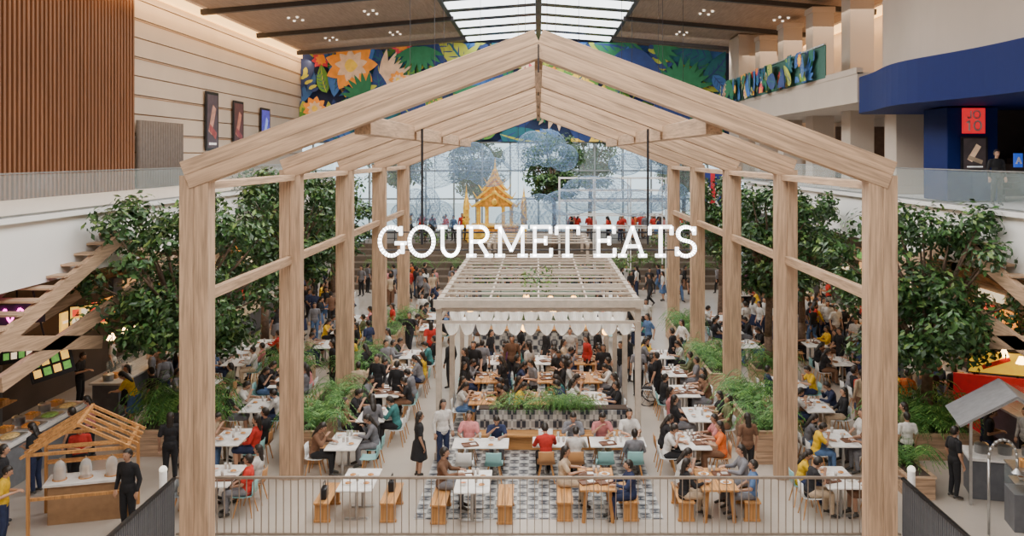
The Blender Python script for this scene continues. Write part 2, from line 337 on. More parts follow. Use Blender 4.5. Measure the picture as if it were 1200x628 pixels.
r=mk('lettering',None,k); r.location=(.0,-1.02,2.27); writing(r,'JO',.44,.26,white,.17,.03,.42); writing(r,'10',.54,.34,white,.16,.03,.02)
poster('cinema_poster',(14.1,29.0,8.05),.85,1.1,0,[(.04,.03,.03),(.6,.4,.25),(.25,.18,.12),(.8,.8,.8)],'lit film poster on the navy kiosk')
q=thing('room_sign','small blue square hanging sign with white letter','sign',(14.45,27,7.85)); MB().box((0,0,0),(.26,.05,.42)).obj('panel',mat('sign_blue',(.02,.08,.5),.4,emi=(.02,.1,.6),es=.6),q); r=mk('lettering',None,q); r.location=(0,-.06,-.1); writing(r,'A',.18,.2,white,.16,.03)
b=MB()
for i in range(14): b.box((15.2+i*.24,30.5,6.6+i*.2),(.26,2.2,.2))
b.box((17.2,31.8,8.1),(4.2,.1,3.1))
struct(b.obj('trim_stairs',mat('dark_stair',(.05,.035,.03),.6)),'dark stair flight','stairs')
# ---------------------------------------------------------------- timber frame
FY=[16.1+6.15*i for i in range(5)]
TF=thing('timber_house_frame','weathered pale timber house-shaped portal frame over the dining hall','timber frame',(0,0,0))
ang=math.atan(.374)
for Y in FY:
    P=mk('portal',None,TF); P.location=(0,Y,0)
    for sx in(-1,1):
        b=MB()
        for xo in(-.13,.13): b.box((sx*6.13+xo,0,3.82),(.256,.36,7.64))
        b.obj('post',wz,P,bevel=.01)
        L=6.3/math.cos(ang); dp=.39 if sx>0 else .40
        b=MB()
        for zo in(-.127,.127): b.box((0,0,zo),(L,dp,.251))
        o=b.obj('rafter',wx,P,bevel=.008); o.location=(sx*3.14,0,8.82); o.rotation_euler=(0,sx*ang,0)
    MB().box((0,-.21,9.72),(.025,.02,.5)).obj('ridge_joint',dark,P)
def purl(x,z,w_,h_,nm):
    for a,c in zip(FY,FY[1:]): MB().box((x,(a+c)/2,z),(w_,c-a-.42,h_)).obj(nm,wy,TF,bevel=.01)
purl(0,9.72,.14,.34,'ridge_beam')
for sx in(-1,1):
    purl(sx*3.2,8.55,.3,.34,'purlin'); purl(sx*6.13,7.45,.3,.14,'eave_beam'); purl(sx*6.13,5.42,.14,.2,'side_rail')
    for Y in FY[:-1]: MB().box((sx*6.13,Y+.4,5.42),(.06,.3,.26)).obj('rail_bracket',dark,TF)
# ---------------------------------------------------------------- pergola pavilion
PG=thing('pergola','pale painted open-slat pergola over central dining area','pergola',(0,0,0))
for Y in(23.6,27.2,30.8,34.4):
    for sx in(-1,1):
        MB().box((sx*2.62,Y,2.0),(.15,.15,4.0)).box((sx*2.62,Y,.1),(.22,.22,.2)).obj('column',perg,PG,bevel=.01)
    MB().box((0,Y,3.97),(5.2,.1,.14)).obj('cross_beam',perg,PG)
for sx in(-1,1):
    MB().box((sx*2.62,29,4.08),(.14,11.2,.2)).obj('side_beam',perg,PG)
    MB().box((sx*2.62,29,3.62),(.06,11.2,.08)).obj('lower_side_beam',perg,PG)
for i in range(13): MB().box((0,23.9+i*.86,4.18),(5.4,.09,.05)).obj('slat',perg,PG)
for x in(-1.3,0,1.3): MB().box((x,29,4.12),(.05,11,.07)).obj('purlin',perg,PG)
MB().box((0,23.45,4.12),(5.5,.08,.2)).obj('front_beam',perg,PG); MB().box((0,23.55,3.62),(5.2,.06,.07)).obj('front_rail',perg,PG)
for sx in(-1,1):
    MB().box((sx*1.7,33,4.9),(.1,4.5,.1)).obj('upper_beam',perg,PG)
    for Y in(31,35): MB().box((sx*1.7,Y,4.6),(.1,.1,.7)).obj('upper_post',perg,PG)
for i in range(5): MB().box((0,31+i*1.0,4.98),(3.7,.07,.05)).obj('upper_slat',perg,PG)
swm=mat('drape_white',(.88,.85,.8),.85,emi=(1,.92,.82),es=.2)  # faint glow put into the white fabric to lift it out of shade
r=thing('scalloped_drape','white fabric drape with scalloped hem under pergola front','drape',(0,0,0))
for Y in(23.7,25.2):
    b=MB(); N=144
    for i in range(N+1):
        x=-2.5+5.0*i/N; ph=(i%12)/12; zz=3.56-.32*(max(0,math.sin(math.pi*ph))**.6)
        b.v+=[(x,Y+.04*math.sin(i*.7),3.6),(x,Y+.05*math.sin(i*1.1),zz)]
    for i in range(N): b.f.append((2*i,2*i+1,2*i+3,2*i+2)); b.m.append(0)
    b.obj('swag',swm,r)
root=thing('pendant_lamp','white scalloped pendant shade hung under pergola','lamp',group='white pendant shades under the pergola')
MB().lathe([(.02,0),(.1,-.02),(.15,-.10),(.17,-.2),(.15,-.2),(.13,-.12),(.06,-.04)],14).obj('lamp_shade',mat('shade_white',(.92,.9,.86),.5,emi=(1,.9,.75),es=.35),root,smooth=True)
MB().cyl((0,0,0),(0,0,.7),.01,n=6).obj('cord',dark,root); MB().sph((0,0,-.14),.045).obj('bulb',mat('bulb_warm',(1,.8,.5),.4,emi=(1,.62,.25),es=12),root)
pl=Proto(root)
for i in range(10): pl.put((-2.2+i*.49,26.6,3.2))
root=thing('pendant_lamp','small amber glass globe pendant with brass cap','lamp',group='amber globe pendants')
MB().sph((0,0,-.1),.11).obj('globe',mat('amber',(1,.6,.2),.3,emi=(1,.46,.08),es=10),root,smooth=True); MB().cyl((0,0,0),(0,0,1.2),.008,n=6).obj('cord',dark,root); MB().cyl((0,0,-.02),(0,0,.06),.04,n=8).obj('cap',brass,root)
pa=Proto(root)
for i in range(18): pa.put((-2.2+(i%6)*.88+R.uniform(-.2,.2),27.6+(i//6)*2.8+R.uniform(-1,1),2.75))
# ---------------------------------------------------------------- foliage
def leaves(b,c,r,num,size,rr,flat=.75):
    for _ in range(num):
        d=Vector((rr.gauss(0,1),rr.gauss(0,1),rr.gauss(0,1))).normalized()
        p=Vector(c)+Vector((d.x,d.y,d.z*flat))*r*(rr.random()**.4)
        nrm=(d+Vector((rr.uniform(-.6,.6),rr.uniform(-.6,.6),rr.uniform(0,.9)))).normalized()
        t=nrm.orthogonal().normalized(); t.rotate(Matrix.Rotation(rr.uniform(0,6.28),3,nrm)); s_=nrm.cross(t)
        L=size*rr.uniform(.7,1.3); W=L*.25
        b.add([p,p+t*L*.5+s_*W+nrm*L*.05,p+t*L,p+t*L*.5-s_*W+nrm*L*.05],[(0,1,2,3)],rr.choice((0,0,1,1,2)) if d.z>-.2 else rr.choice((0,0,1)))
def tree(seed,rx,z0,z1,ncl,trunk_h,label,num=190,size=.2):
    rr=random.Random(seed); root=thing('tree',label,'tree')
    t=MB(); f=MB(); top=Vector((0,0,trunk_h)); t.cyl((0,0,0),(.05,0,trunk_h*.5),.2,.15,12); t.cyl((.05,0,trunk_h*.5),top,.15,.13,12)
    for i in range(ncl):
        a=i*2.399; rq=rx*math.sqrt((i+.5)/ncl)*rr.uniform(.75,1.1); zz=rr.uniform(z0+.4,z1-.4)
        k=1-((zz-(z0+z1)/2)/((z1-z0)/2))**2*.55
        c=Vector((rq*k*math.cos(a),rq*k*math.sin(a),zz)); mid=top.lerp(c,.5)+Vector((0,0,.25))
        t.cyl(top-Vector((0,0,.15)),mid,.07,.045,7); t.cyl(mid,c,.045,.015,6)
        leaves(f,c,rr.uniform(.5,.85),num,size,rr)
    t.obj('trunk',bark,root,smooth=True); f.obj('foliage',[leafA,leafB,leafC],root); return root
T1=Proto(tree(1,2.6,1.6,6.6,60,2.2,'tall indoor tree with dense dark green leaves'))
T2=Proto(tree(2,2.0,3.3,7.9,44,3.5,'tall indoor tree with spreading leafy crown',130,.24))
T1.put((-9.9,25.0,.5)); T1.put((10.7,24.6,.3),2.2)
T2.put((-8.6,31.5,.2),1,.95); T2.put((8.2,31.8,0),3,.9); T2.put((10.3,35,0),4,.85); T2.put((-11.6,38,0),5,.95); T2.put((-9.6,42.0,0),2,.9)
T2.put((9.0,44.2,0),1,.9); T2.put((1.0,58,1.6),0,1.0); T2.put((-5.5,80,0),0,1.25); T2.put((-13,84,0),1,1.5); T2.put((5,86,0),3,1.4); T2.put((13,80,0),2,1.3)
def fern(seed,size):
    rr=random.Random(seed); b=MB()
    for i in range(17):
        a=i*2.399; L=size*rr.uniform(.75,1.2); up=rr.uniform(.6,1.6); prev=None; dx,dy=math.cos(a),math.sin(a)
        for j in range(15):
            t=(j+1)/15; x=L*t*.85; z=L*up*(1.4*t-1.3*t*t); p=Vector((dx*x,dy*x,z)); w_=.105*size*math.sin(math.pi*min(1,t*.8+.15))+.008
            s_=Vector((-dy,dx,0)); f=Vector((dx,dy,-.3*t))
            for sg in(-1,1):
                q=p+s_*sg*w_+f*.05-Vector((0,0,.03)); b.add([p,p+f*.022*size,q+f*.012,q],[(0,1,2,3)],rr.choice((0,0,1)))
            if prev: b.cyl(prev,p,.006,.005,3,0)
            prev=p
    return Proto(tag(b.obj('fern',[fernA,fernB]),'lush green fern with arching fronds in a planter','fern','ferns in planters'))
F1=fern(1,1.1); F2=fern(2,.95)
def ferns(x0,x1,y0,y1,z,num,sc=1):
    for _ in range(num): R.choice((F1,F2)).put((R.uniform(x0,x1),R.uniform(y0,y1),z-.02),R.uniform(0,6),sc*R.uniform(.8,1.25))
soil=mat('soil',(.06,.04,.03),.95)
def planter(x,y,w_,d_,h_,label,nf,m=None,sc=1):
    r=thing('planter',label,'planter',(x,y,0)); m=m or wx
    b=MB(); k=int(h_/.16)
    for i in range(k): b.box((0,-d_/2,.08+i*.165),(w_,.04,.155)).box((0,d_/2,.08+i*.165),(w_,.04,.155)).box((-w_/2,0,.08+i*.165),(.04,d_,.155)).box((w_/2,0,.08+i*.165),(.04,d_,.155))
    b.box((0,-d_/2,k*.165+.02),(w_+.06,.1,.04)).box((0,d_/2,k*.165+.02),(w_+.06,.1,.04)).box((-w_/2,0,k*.165+.02),(.1,d_,.04)).box((w_/2,0,k*.165+.02),(.1,d_,.04))
    b.obj('box',m,r); MB().box((0,0,h_*.45),(w_-.06,d_-.06,h_*.85)).obj('soil',soil,r)
    ferns(x-w_*.3,x+w_*.3,y-d_*.42,y+d_*.42,h_*.9,nf,sc)
for sx in(-1,1):
    planter(sx*6.1,25.4,.9,4.4,.85,'pale timber slatted planter full of ferns beside frame posts',10)
    planter(sx*6.1,31.5,.9,4.4,.85,'pale timber slatted planter full of ferns beside frame posts',8)
    planter(sx*6.1,37.6,.9,4.2,.85,'pale timber slatted planter full of ferns beside frame posts',6)
planter(-9.9,24.9,1.9,2.2,.7,'pale timber tree planter with ferns below the tree',14,None,1.25)
planter(10.6,24.6,1.9,2.2,.7,'pale timber tree planter with ferns below the tree',14,None,1.25)
planter(8.9,21.4,.6,1.2,.6,'low timber planter with ferns by the walkway',3)
planter(-8.6,31.5,1.2,1.2,.6,'low timber planter with ferns under a tree',5); planter(8.2,31.8,1.2,1.2,.6,'low timber planter with ferns under a tree',5)
r=thing('tiled_planter_bench','patterned tile planter wall with timber bench seat','planter bench',(.4,24.5,0))
MB().box((0,0.35,.5),(4.2,.5,1.0)).obj('tiled_wall',tm,r); MB().box((0,-.15,.44),(4.2,.5,.06)).obj('seat',ox,r,bevel=.01); MB().box((0,-.05,.2),(4.0,.3,.4)).obj('base',ox,r)
MB().box((0,.35,1.0),(4.1,.4,.06)).obj('soil',soil,r)
ferns(-1.5,2.3,24.78,24.92,1.0,14,.65)
def hanging(x,y,z,w_,label):
    b=MB(); rr=random.Random(int(x*10+y))
    for i in range(int(w_*5)): leaves(b,(-w_/2+i*.2,0,rr.uniform(-.35,.1)),.28,26,.14,rr,1.2)
    o=b.obj('hanging_plant',[leafB,leafC,fernA]); o.location=(x,y,z); tag(o,label,'plant','trailing plants on the pergola','stuff')
hanging(0,35.1,3.4,5,'trailing green plants along back beam of pergola'); hanging(3.6,37,3.8,2.2,'trailing green plants hung above counter'); hanging(.1,26.6,4.3,.9,'green creeper lying on pergola slats'); hanging(.1,28.5,4.3,.8,'green creeper lying on pergola slats'); hanging(6.5,44,4,2,'trailing green plants hung above counter'); hanging(-5.3,44,4.2,2,'trailing green plants hung above counter')
# ---------------------------------------------------------------- furniture
def white_table():
    r=thing('dining_table','white rectangular cafe table on steel pedestal','table',group='white cafe tables')
    MB().box((0,0,.735),(.78,1.4,.035)).obj('table_top',white,r,bevel=.01)
    for y in(-.35,.35):
        MB().cyl((0,y,.03),(0,y,.72),.035,n=10).obj('leg',steel,r); MB().box((0,y,.015),(.5,.1,.03)).obj('foot',steel,r)
    return Proto(r)
def wood_table():
    r=thing('dining_table','oak plank dining table with slab legs','table',group='oak dining tables')
    b=MB()
    for i in range(4): b.box((-.3+i*.2,0,.73),(.19,1.4,.04))
    b.obj('table_top',oy,r)
    for x in(-.32,.32):
        for y in(-.6,.6): MB().beam((x,y,.0),(x*.8,y*.92,.71),.06,.06).obj('leg',oz,r)
    MB().box((0,0,.66),(.06,1.1,.08)).obj('stretcher',oy,r); return Proto(r)
def bench():
    r=thing('bench','honey oak slatted bench','bench',group='oak benches')
    b=MB()
    for i in range(3): b.box((-.12+i*.12,0,.435),(.11,1.25,.035))
    b.obj('seat',oy,r)
    for y in(-.5,.5):
        MB().box((0,y,.21),(.32,.07,.41)).box((0,y,.03),(.36,.09,.05)).obj('leg',oz,r)
    MB().box((0,0,.2),(.05,.95,.08)).obj('stretcher',oy,r); return Proto(r)
def chair(parts=True):
    prof=[(.22,.45),(.18,.44),(0,.435),(-.14,.45),(-.2,.5),(-.235,.62),(-.25,.80)]
    def shell(i0,i1):
        b=MB(); rows=prof[i0:i1]
        vs=[]
        for y,z in rows:
            wd=.22 if z<.6 else .19
            for k in range(7):
                t=-1+k/3; vs.append((t*wd,y+ (0.035*t*t if z>.5 else 0),z+(.03*t*t if z<.5 else 0)))
        n_=len(rows); m_=len(vs); vs+=[(v[0],v[1]-.012,v[2]-.015) for v in vs]; fs=[]
        for j in range(n_-1):
            for k in range(6): a=j*7+k; fs+=[(a,a+1,a+8,a+7),(m_+a+7,m_+a+8,m_+a+1,m_+a)]
        for k in range(6): fs+=[(k+1,k,m_+k,m_+k+1),((n_-1)*7+k,(n_-1)*7+k+1,m_+(n_-1)*7+k+1,m_+(n_-1)*7+k)]
        for j in range(n_-1): fs+=[(j*7,j*7+7,m_+j*7+7,m_+j*7),(j*7+13,j*7+6,m_+j*7+6,m_+j*7+13)]
        return b.add(vs,fs)
    legs=[((x*.12,y*.12,.43),(x*.21,y*.21,0)) for x in(-1,1) for y in(-1,1)]
    if parts:
        r=thing('dining_chair','moulded plastic shell chair on splayed wooden legs','chair',group='moulded shell dining chairs')
        shell(0,5).obj('seat',plast,r,smooth=True); shell(4,7).obj('backrest',plast,r,smooth=True)
        for p,q in legs: MB().cyl(p,q,.018,.012,7).obj('leg',oz,r)
        return Proto(r)
    b=shell(0,7)
    for p,q in legs: b.cyl(p,q,.018,.012,5,1)
    o=b.obj('dining_chair',[plast,oz],smooth=True); return Proto(tag(o,'moulded plastic shell chair on splayed wooden legs','chair','moulded shell dining chairs'))
TW,TO,BN,CH,CS=white_table(),wood_table(),bench(),chair(),chair(False)
CCOL=[((.8,.8,.78,1),'white'),((.8,.8,.78,1),'white'),((.25,.5,.5,1),'teal'),((.30,.32,.33,1),'grey'),((.5,.25,.1,1),'tan')]
r=thing('plate','white round plate of food','plate',group='plates on the tables'); MB().lathe([(.0,.004),(.07,.004),(.12,.02),(.125,.018),(.07,0),(0,0)],16).obj('dish',white,r,smooth=True); MB().sph((0,0,.015),(.07,.06,.03)).obj('food',mat('food_brown',(.55,.25,.08),.6,var=.5,scale=30),r,smooth=True); PLT=Proto(r)
r=thing('bowl','white bowl of soup','bowl',group='bowls on the tables'); MB().lathe([(0,0),(.045,0),(.085,.07),(.08,.07),(.04,.012)],16).obj('dish',white,r,smooth=True); MB().cyl((0,0,.02),(0,0,.055),.05,.072,14).obj('food',mat('soup',(.6,.18,.04),.4,var=.4,scale=30),r); BWL=Proto(r)
r=thing('drinking_glass','tall drinking glass with iced drink','glass',group='drinking glasses'); MB().lathe([(0,0),(.03,0),(.038,.14),(.035,.14),(.028,.01)],12).obj('tumbler',glassd,r,smooth=True); MB().cyl((0,0,.012),(0,0,.11),.026,.033,12).obj('drink',mat('drink',(.55,.25,.08),.3),r); GLS=Proto(r)
r=thing('tray','dark brown serving tray with napkin','tray',group='serving trays'); MB().box((0,0,.01),(.38,.28,.015)).box((0,.14,.02),(.38,.012,.03)).box((0,-.14,.02),(.38,.012,.03)).box((.19,0,.02),(.012,.28,.03)).box((-.19,0,.02),(.012,.28,.03)).obj('base',mat('tray_brown',(.16,.07,.04),.5),r); MB().box((.08,.02,.022),(.14,.14,.006)).obj('napkin',white,r); TRY=Proto(r)
r=thing('cooking_pot','steel cooking pot with lid on stall counter','pot',group='pots on stall counters'); MB().lathe([(0,0),(.15,0),(.16,.2),(.165,.2)],16).cyl((-.19,0,.16),(.19,0,.16),.012,n=6).obj('body',steel,r,smooth=True); MB().lathe([(.165,.2),(.12,.235),(0,.25)],16).obj('lid',steel,r,smooth=True); MB().sph((0,0,.265),.022).obj('knob',dark,r); POT=Proto(r)
r=thing('food_container','open food crate filled with produce on stall counter','crate',group='crates on stall counters'); MB().box((0,0,.01),(.34,.26,.02)).box((-.17,0,.06),(.02,.26,.12)).box((.17,0,.06),(.02,.26,.12)).box((0,-.13,.06),(.34,.02,.12)).box((0,.13,.06),(.34,.02,.12)).obj('box',oz,r)
b=MB()
for q_ in range(9): b.sph((-.1+.1*(q_%3),-.075+.075*(q_//3),.1),.05,nu=8,nv=6)
b.obj('produce',mat('produce',(.75,.32,.05),.5,var=.6,scale=5),r); CRT=Proto(r)
# ---------------------------------------------------------------- people
def hand(b,e,wv,curl):
    e=Vector(e);w0=Vector(wv);d=(w0-e).normalized(); up=Vector((0,0,1)) if abs(d.z)<.8 else Vector((0,1,0))
    s_=d.cross(up).normalized(); nn=s_.cross(d).normalized(); sg=1 if w0.x>0 else -1
    for k in(-1,0,1): b.cap(w0+s_*k*.016,w0+d*.075+s_*k*.024,.017,.015)
    for i,L in enumerate((.062,.072,.068,.052)):
        p=w0+d*.08+s_*(-.033+i*.022); q=p+d*L*.55-nn*curl*.012; t=q+d*L*.45-nn*curl*.03; b.cap(p,q,.0095,.009); b.cap(q,t,.009,.0075)
    th=-sg
    p=w0+d*.02+s_*th*.025; q=p+d*.035+s_*th*.028-nn*.006; b.cap(p,q,.012,.010); b.cap(q,q+d*.03-nn*.01,.010,.008)
def remesh(b,name,mats,vox,it=2):
    o=mk('tmp',b.mesh('tmp',[mats[0]])); m=o.modifiers.new('r','REMESH'); m.mode='VOXEL'; m.voxel_size=vox; m.use_smooth_shade=True
    s_=o.modifiers.new('s','SMOOTH'); s_.iterations=it; s_.factor=.5
    dg=bpy.context.evaluated_depsgraph_get(); me=bpy.data.meshes.new_from_object(o.evaluated_get(dg)); me.name=name
    me.materials.clear()
    for m_ in mats: me.materials.append(m_)
    bpy.data.objects.remove(o); return me
def build_pose(nm,P,lean,pitch,arms,legs,sit=False):
    T=Matrix.Translation(P)@Matrix.Rotation(-lean,4,'X'); Hm=T@Matrix.Translation((0,.01,.52))@Matrix.Rotation(-pitch,4,'X')
    W=lambda v:T@Vector(v)
    def torso(b,g=0):
        b.sph((0,0,.0),(.165+g,.115+g,.13+g),T); b.sph((0,0,.15),(.138+g,.098+g,.17+g),T); b.sph((0,0,.33),(.165+g,.112+g,.18+g),T)
        b.cap(W((-.15,0,.43)),W((.15,0,.43)),.052+g,.052+g); b.cap(W((0,0,.4)),W((0,.0,.47)),.1+g,.06+g*.6)
    b=MB(); torso(b); b.cap(W((0,0,.44)),Hm@Vector((0,.0,.06)),.052,.048)
    b.sph((0,.015,.14),(.074,.092,.108),Hm); b.sph((0,.035,.085),(.055,.062,.06),Hm)
    b.cap(Hm@Vector((0,.1,.15)),Hm@Vector((0,.122,.115)),.009,.014)
    for sx in(-1,1): b.sph((sx*.076,.005,.13),(.012,.02,.03),Hm)
    for i,(e,w_) in enumerate(arms):
        sh=W(((-.18,.18)[i],0,.42)); b.cap(sh,e,.052,.039); b.cap(e,w_,.04,.026); hand(b,e,w_,1.2)
    for i,(h_,k_,a_,t_) in enumerate(legs):
        b.cap(h_,k_,.088,.058); b.cap(k_,Vector(k_).lerp(Vector(a_),.35),.058,.058); b.cap(Vector(k_).lerp(Vector(a_),.35),a_,.058,.036); b.cap(a_,t_,.042,.033); b.cap(a_,Vector(a_)-(Vector(t_)-Vector(a_)).normalized()*.04-Vector((0,0,.03)),.04,.034)
    me=remesh(b,'body_'+nm,[skinm,shoem,eyem,lipm],.0095)
    feet=[(Vector(a_),Vector(t_)) for _,_,a_,t_ in legs]
    for p in me.polygons:
        for a_,t_ in feet:
            if min((p.center-a_).length,(p.center-t_).length,(p.center-(a_+t_)/2).length)<.085: p.material_index=1
    e=MB(); 
    for sx in(-1,1): e.sph((sx*.03,.098,.15),(.013,.008,.007),Hm,2,8,5)
    e.sph((0,.1,.075),(.022,.008,.006),Hm,3,8,5)
    bm=bmesh.new(); bm.from_mesh(me); em=e.mesh('e',[skinm,shoem,eyem,lipm]); bm.from_mesh(em); bm.to_mesh(me); bm.free(); bpy.data.meshes.remove(em)
    me.polygons.foreach_set('use_smooth',[True]*len(me.polygons))
    out={'body':me}
    for ln in(0,1):
        b=MB(); torso(b,.014); 
        b.sph((0,0,-.04),(.172,.125,.12),T)
        for i,(e_,w_) in enumerate(arms):
            sh=W(((-.18,.18)[i],0,.42)); e_=Vector(e_)
            if ln: b.cap(sh,e_,.066,.052); b.cap(e_,e_.lerp(Vector(w_),.88),.052,.038)
            else: b.cap(sh,sh.lerp(e_,.68),.068,.062)
        out['top%d'%ln]=remesh(b,'top_'+nm,[clothm],.016,1)
    b=MB(); b.sph((0,0,-.02),(.176,.127,.13),T)
    for h_,k_,a_,t_ in legs: b.cap(h_,k_,.1,.072); b.cap(k_,Vector(k_).lerp(Vector(a_),.9),.072,.052)
    out['trousers']=remesh(b,'trousers_'+nm,[clothm],.016,1)
    b=MB(); b.sph((0,0,0),(.172,.125,.13),T)
    if sit:
        for h_,k_,a_,t_ in legs: b.cap(h_,k_,.11,.09)
        b.cap(legs[0][1],legs[1][1],.085,.085); b.cap(legs[0][0],legs[1][0],.1,.1)
    else:
        c=Vector(P); b.cyl(c-Vector((0,0,.45)),c+Vector((0,0,.02)),.23,.16,16)
        for h_,k_,a_,t_ in legs: b.cap(h_,Vector(h_).lerp(Vector(k_),.9),.11,.1)
    out['skirt']=remesh(b,'skirt_'+nm,[clothm],.018,2)
    for lg in(0,1):
        b=MB(); s0=MB(); s0.sph((0,-.004,.155),(.088,.104,.112),None,0,18,14)
        iv={i for i,v in enumerate(s0.v) if (v[1]>.035 and v[2]<.20) or (v[2]<.085 and v[1]>-.02)}
        b.add([Hm@Vector(v) for v in s0.v],[f for f in s0.f if sum(i in iv for i in f)<2])
        if lg: b.sph((0,-.065,.05),(.085,.05,.15),Hm); b.sph((0,-.075,-.08),(.08,.04,.14),Hm)
        else: b.sph((0,-.03,.14),(.083,.082,.1),Hm)
        out['hair%d'%lg]=b.mesh('hair_'+nm,[hairm],True)
    return out
def V(*a): return Vector(a)
st_legs=[(V(-.09,0,.88),V(-.1,.02,.48),V(-.11,-.03,.09),V(-.13,.12,.04)),(V(.09,0,.88),V(.1,.02,.48),V(.11,-.03,.09),V(.13,.12,.04))]
wk_legs=[(V(-.09,0,.88),V(-.09,.2,.50),V(-.09,.24,.1),V(-.1,.39,.05)),(V(.09,0,.88),V(.09,.03,.47),V(.09,-.28,.16),V(.1,-.18,.05))]
si_legs=[(V(-.1,.0,.55),V(-.13,.42,.53),V(-.13,.38,.09),V(-.14,.52,.04)),(V(.1,0,.55),V(.13,.42,.53),V(.13,.44,.09),V(.14,.58,.04))]
PO={}
PO['standing']=build_pose('standing',(0,0,.94),0,.05,[(V(-.25,-.03,1.10),V(-.25,.06,.87)),(V(.25,-.03,1.10),V(.25,.06,.87))],st_legs)
PO['holding']=build_pose('holding',(0,0,.94),.05,.35,[(V(-.24,0,1.10),V(-.1,.26,1.13)),(V(.24,0,1.10),V(.1,.26,1.15))],st_legs)
PO['walking']=build_pose('walking',(0,0,.93),.06,.0,[(V(-.24,-.12,1.12),V(-.23,-.08,.88)),(V(.24,.10,1.12),V(.22,.26,.95))],wk_legs)
PO['leaning']=build_pose('leaning',(0,-.05,.93),.5,.3,[(V(-.24,.26,1.08),V(-.16,.5,1.05)),(V(.24,.26,1.08),V(.16,.48,1.03))],[(V(-.09,-.04,.88),V(-.1,.0,.48),V(-.11,-.03,.09),V(-.13,.12,.04)),(V(.09,-.04,.88),V(.1,.04,.48),V(.11,.08,.09),V(.13,.23,.04))])
PO['sit_eat']=build_pose('sit_eat',(0,-.02,.58),.22,.35,[(V(-.25,.20,.80),V(-.12,.42,.83)),(V(.25,.22,.82),V(.07,.30,1.0))],si_legs,True)
PO['sit_talk']=build_pose('sit_talk',(0,-.03,.58),.08,.02,[(V(-.25,.14,.80),V(-.14,.38,.83)),(V(.26,.14,.80),V(.16,.38,.83))],si_legs,True)
PO['sit_back']=build_pose('sit_back',(0,-.04,.58),-.08,.1,[(V(-.26,.02,.76),V(-.12,.22,.68)),(V(.26,.04,.76),V(.10,.24,.70))],si_legs,True)
SH={'white':(.62,.60,.57),'black':(.015,.015,.018),'navy':(.02,.03,.08),'yellow':(.80,.50,.02),'red':(.50,.03,.02),'pink':(.60,.22,.22),'grey':(.18,.18,.20),'teal':(.04,.17,.17),'brown':(.18,.09,.05),'cream':(.50,.38,.26),'blue':(.08,.15,.30),'orange':(.75,.16,.03),'olive':(.12,.13,.06),'purple':(.15,.04,.15)}
PALW=['white']*6+['black']*15+['navy']*4+['yellow']*3+['red']*2+['pink']*1+['grey']*5+['teal']+['brown']*3+['cream']*3+['blue']*2+['orange','olive','purple']
DESC={'standing':'standing upright','holding':'looking down, hands raised','walking':'walking mid-stride','leaning':'bending forward','sit_eat':'seated eating','sit_talk':'seated, forearms on table','sit_back':'sitting back'}
QUEUE=[]
def person(x,y,rz,pose,top=None,bot=None,lg=None,sleeve=None,z=0,sc=None,extra=''):
    top=top or R.choice(PALW); bot=bot or R.choice(['black','black','navy','grey','blue','cream','brown']); lg=R.random()<.5 if lg is None else lg
    sleeve=(R.random()<.35) if sleeve is None else sleeve; sc=sc or R.uniform(.95,1.05)
    sk='skirt' if (lg and R.random()<.35) else 'trousers'; k=R.uniform(.75,1.1); j=R.uniform(.8,1.15)
    QUEUE.append((math.hypot(x,y),x,y,rz,pose,top,bot,lg,sleeve,z,sc,sk,k,j,extra))
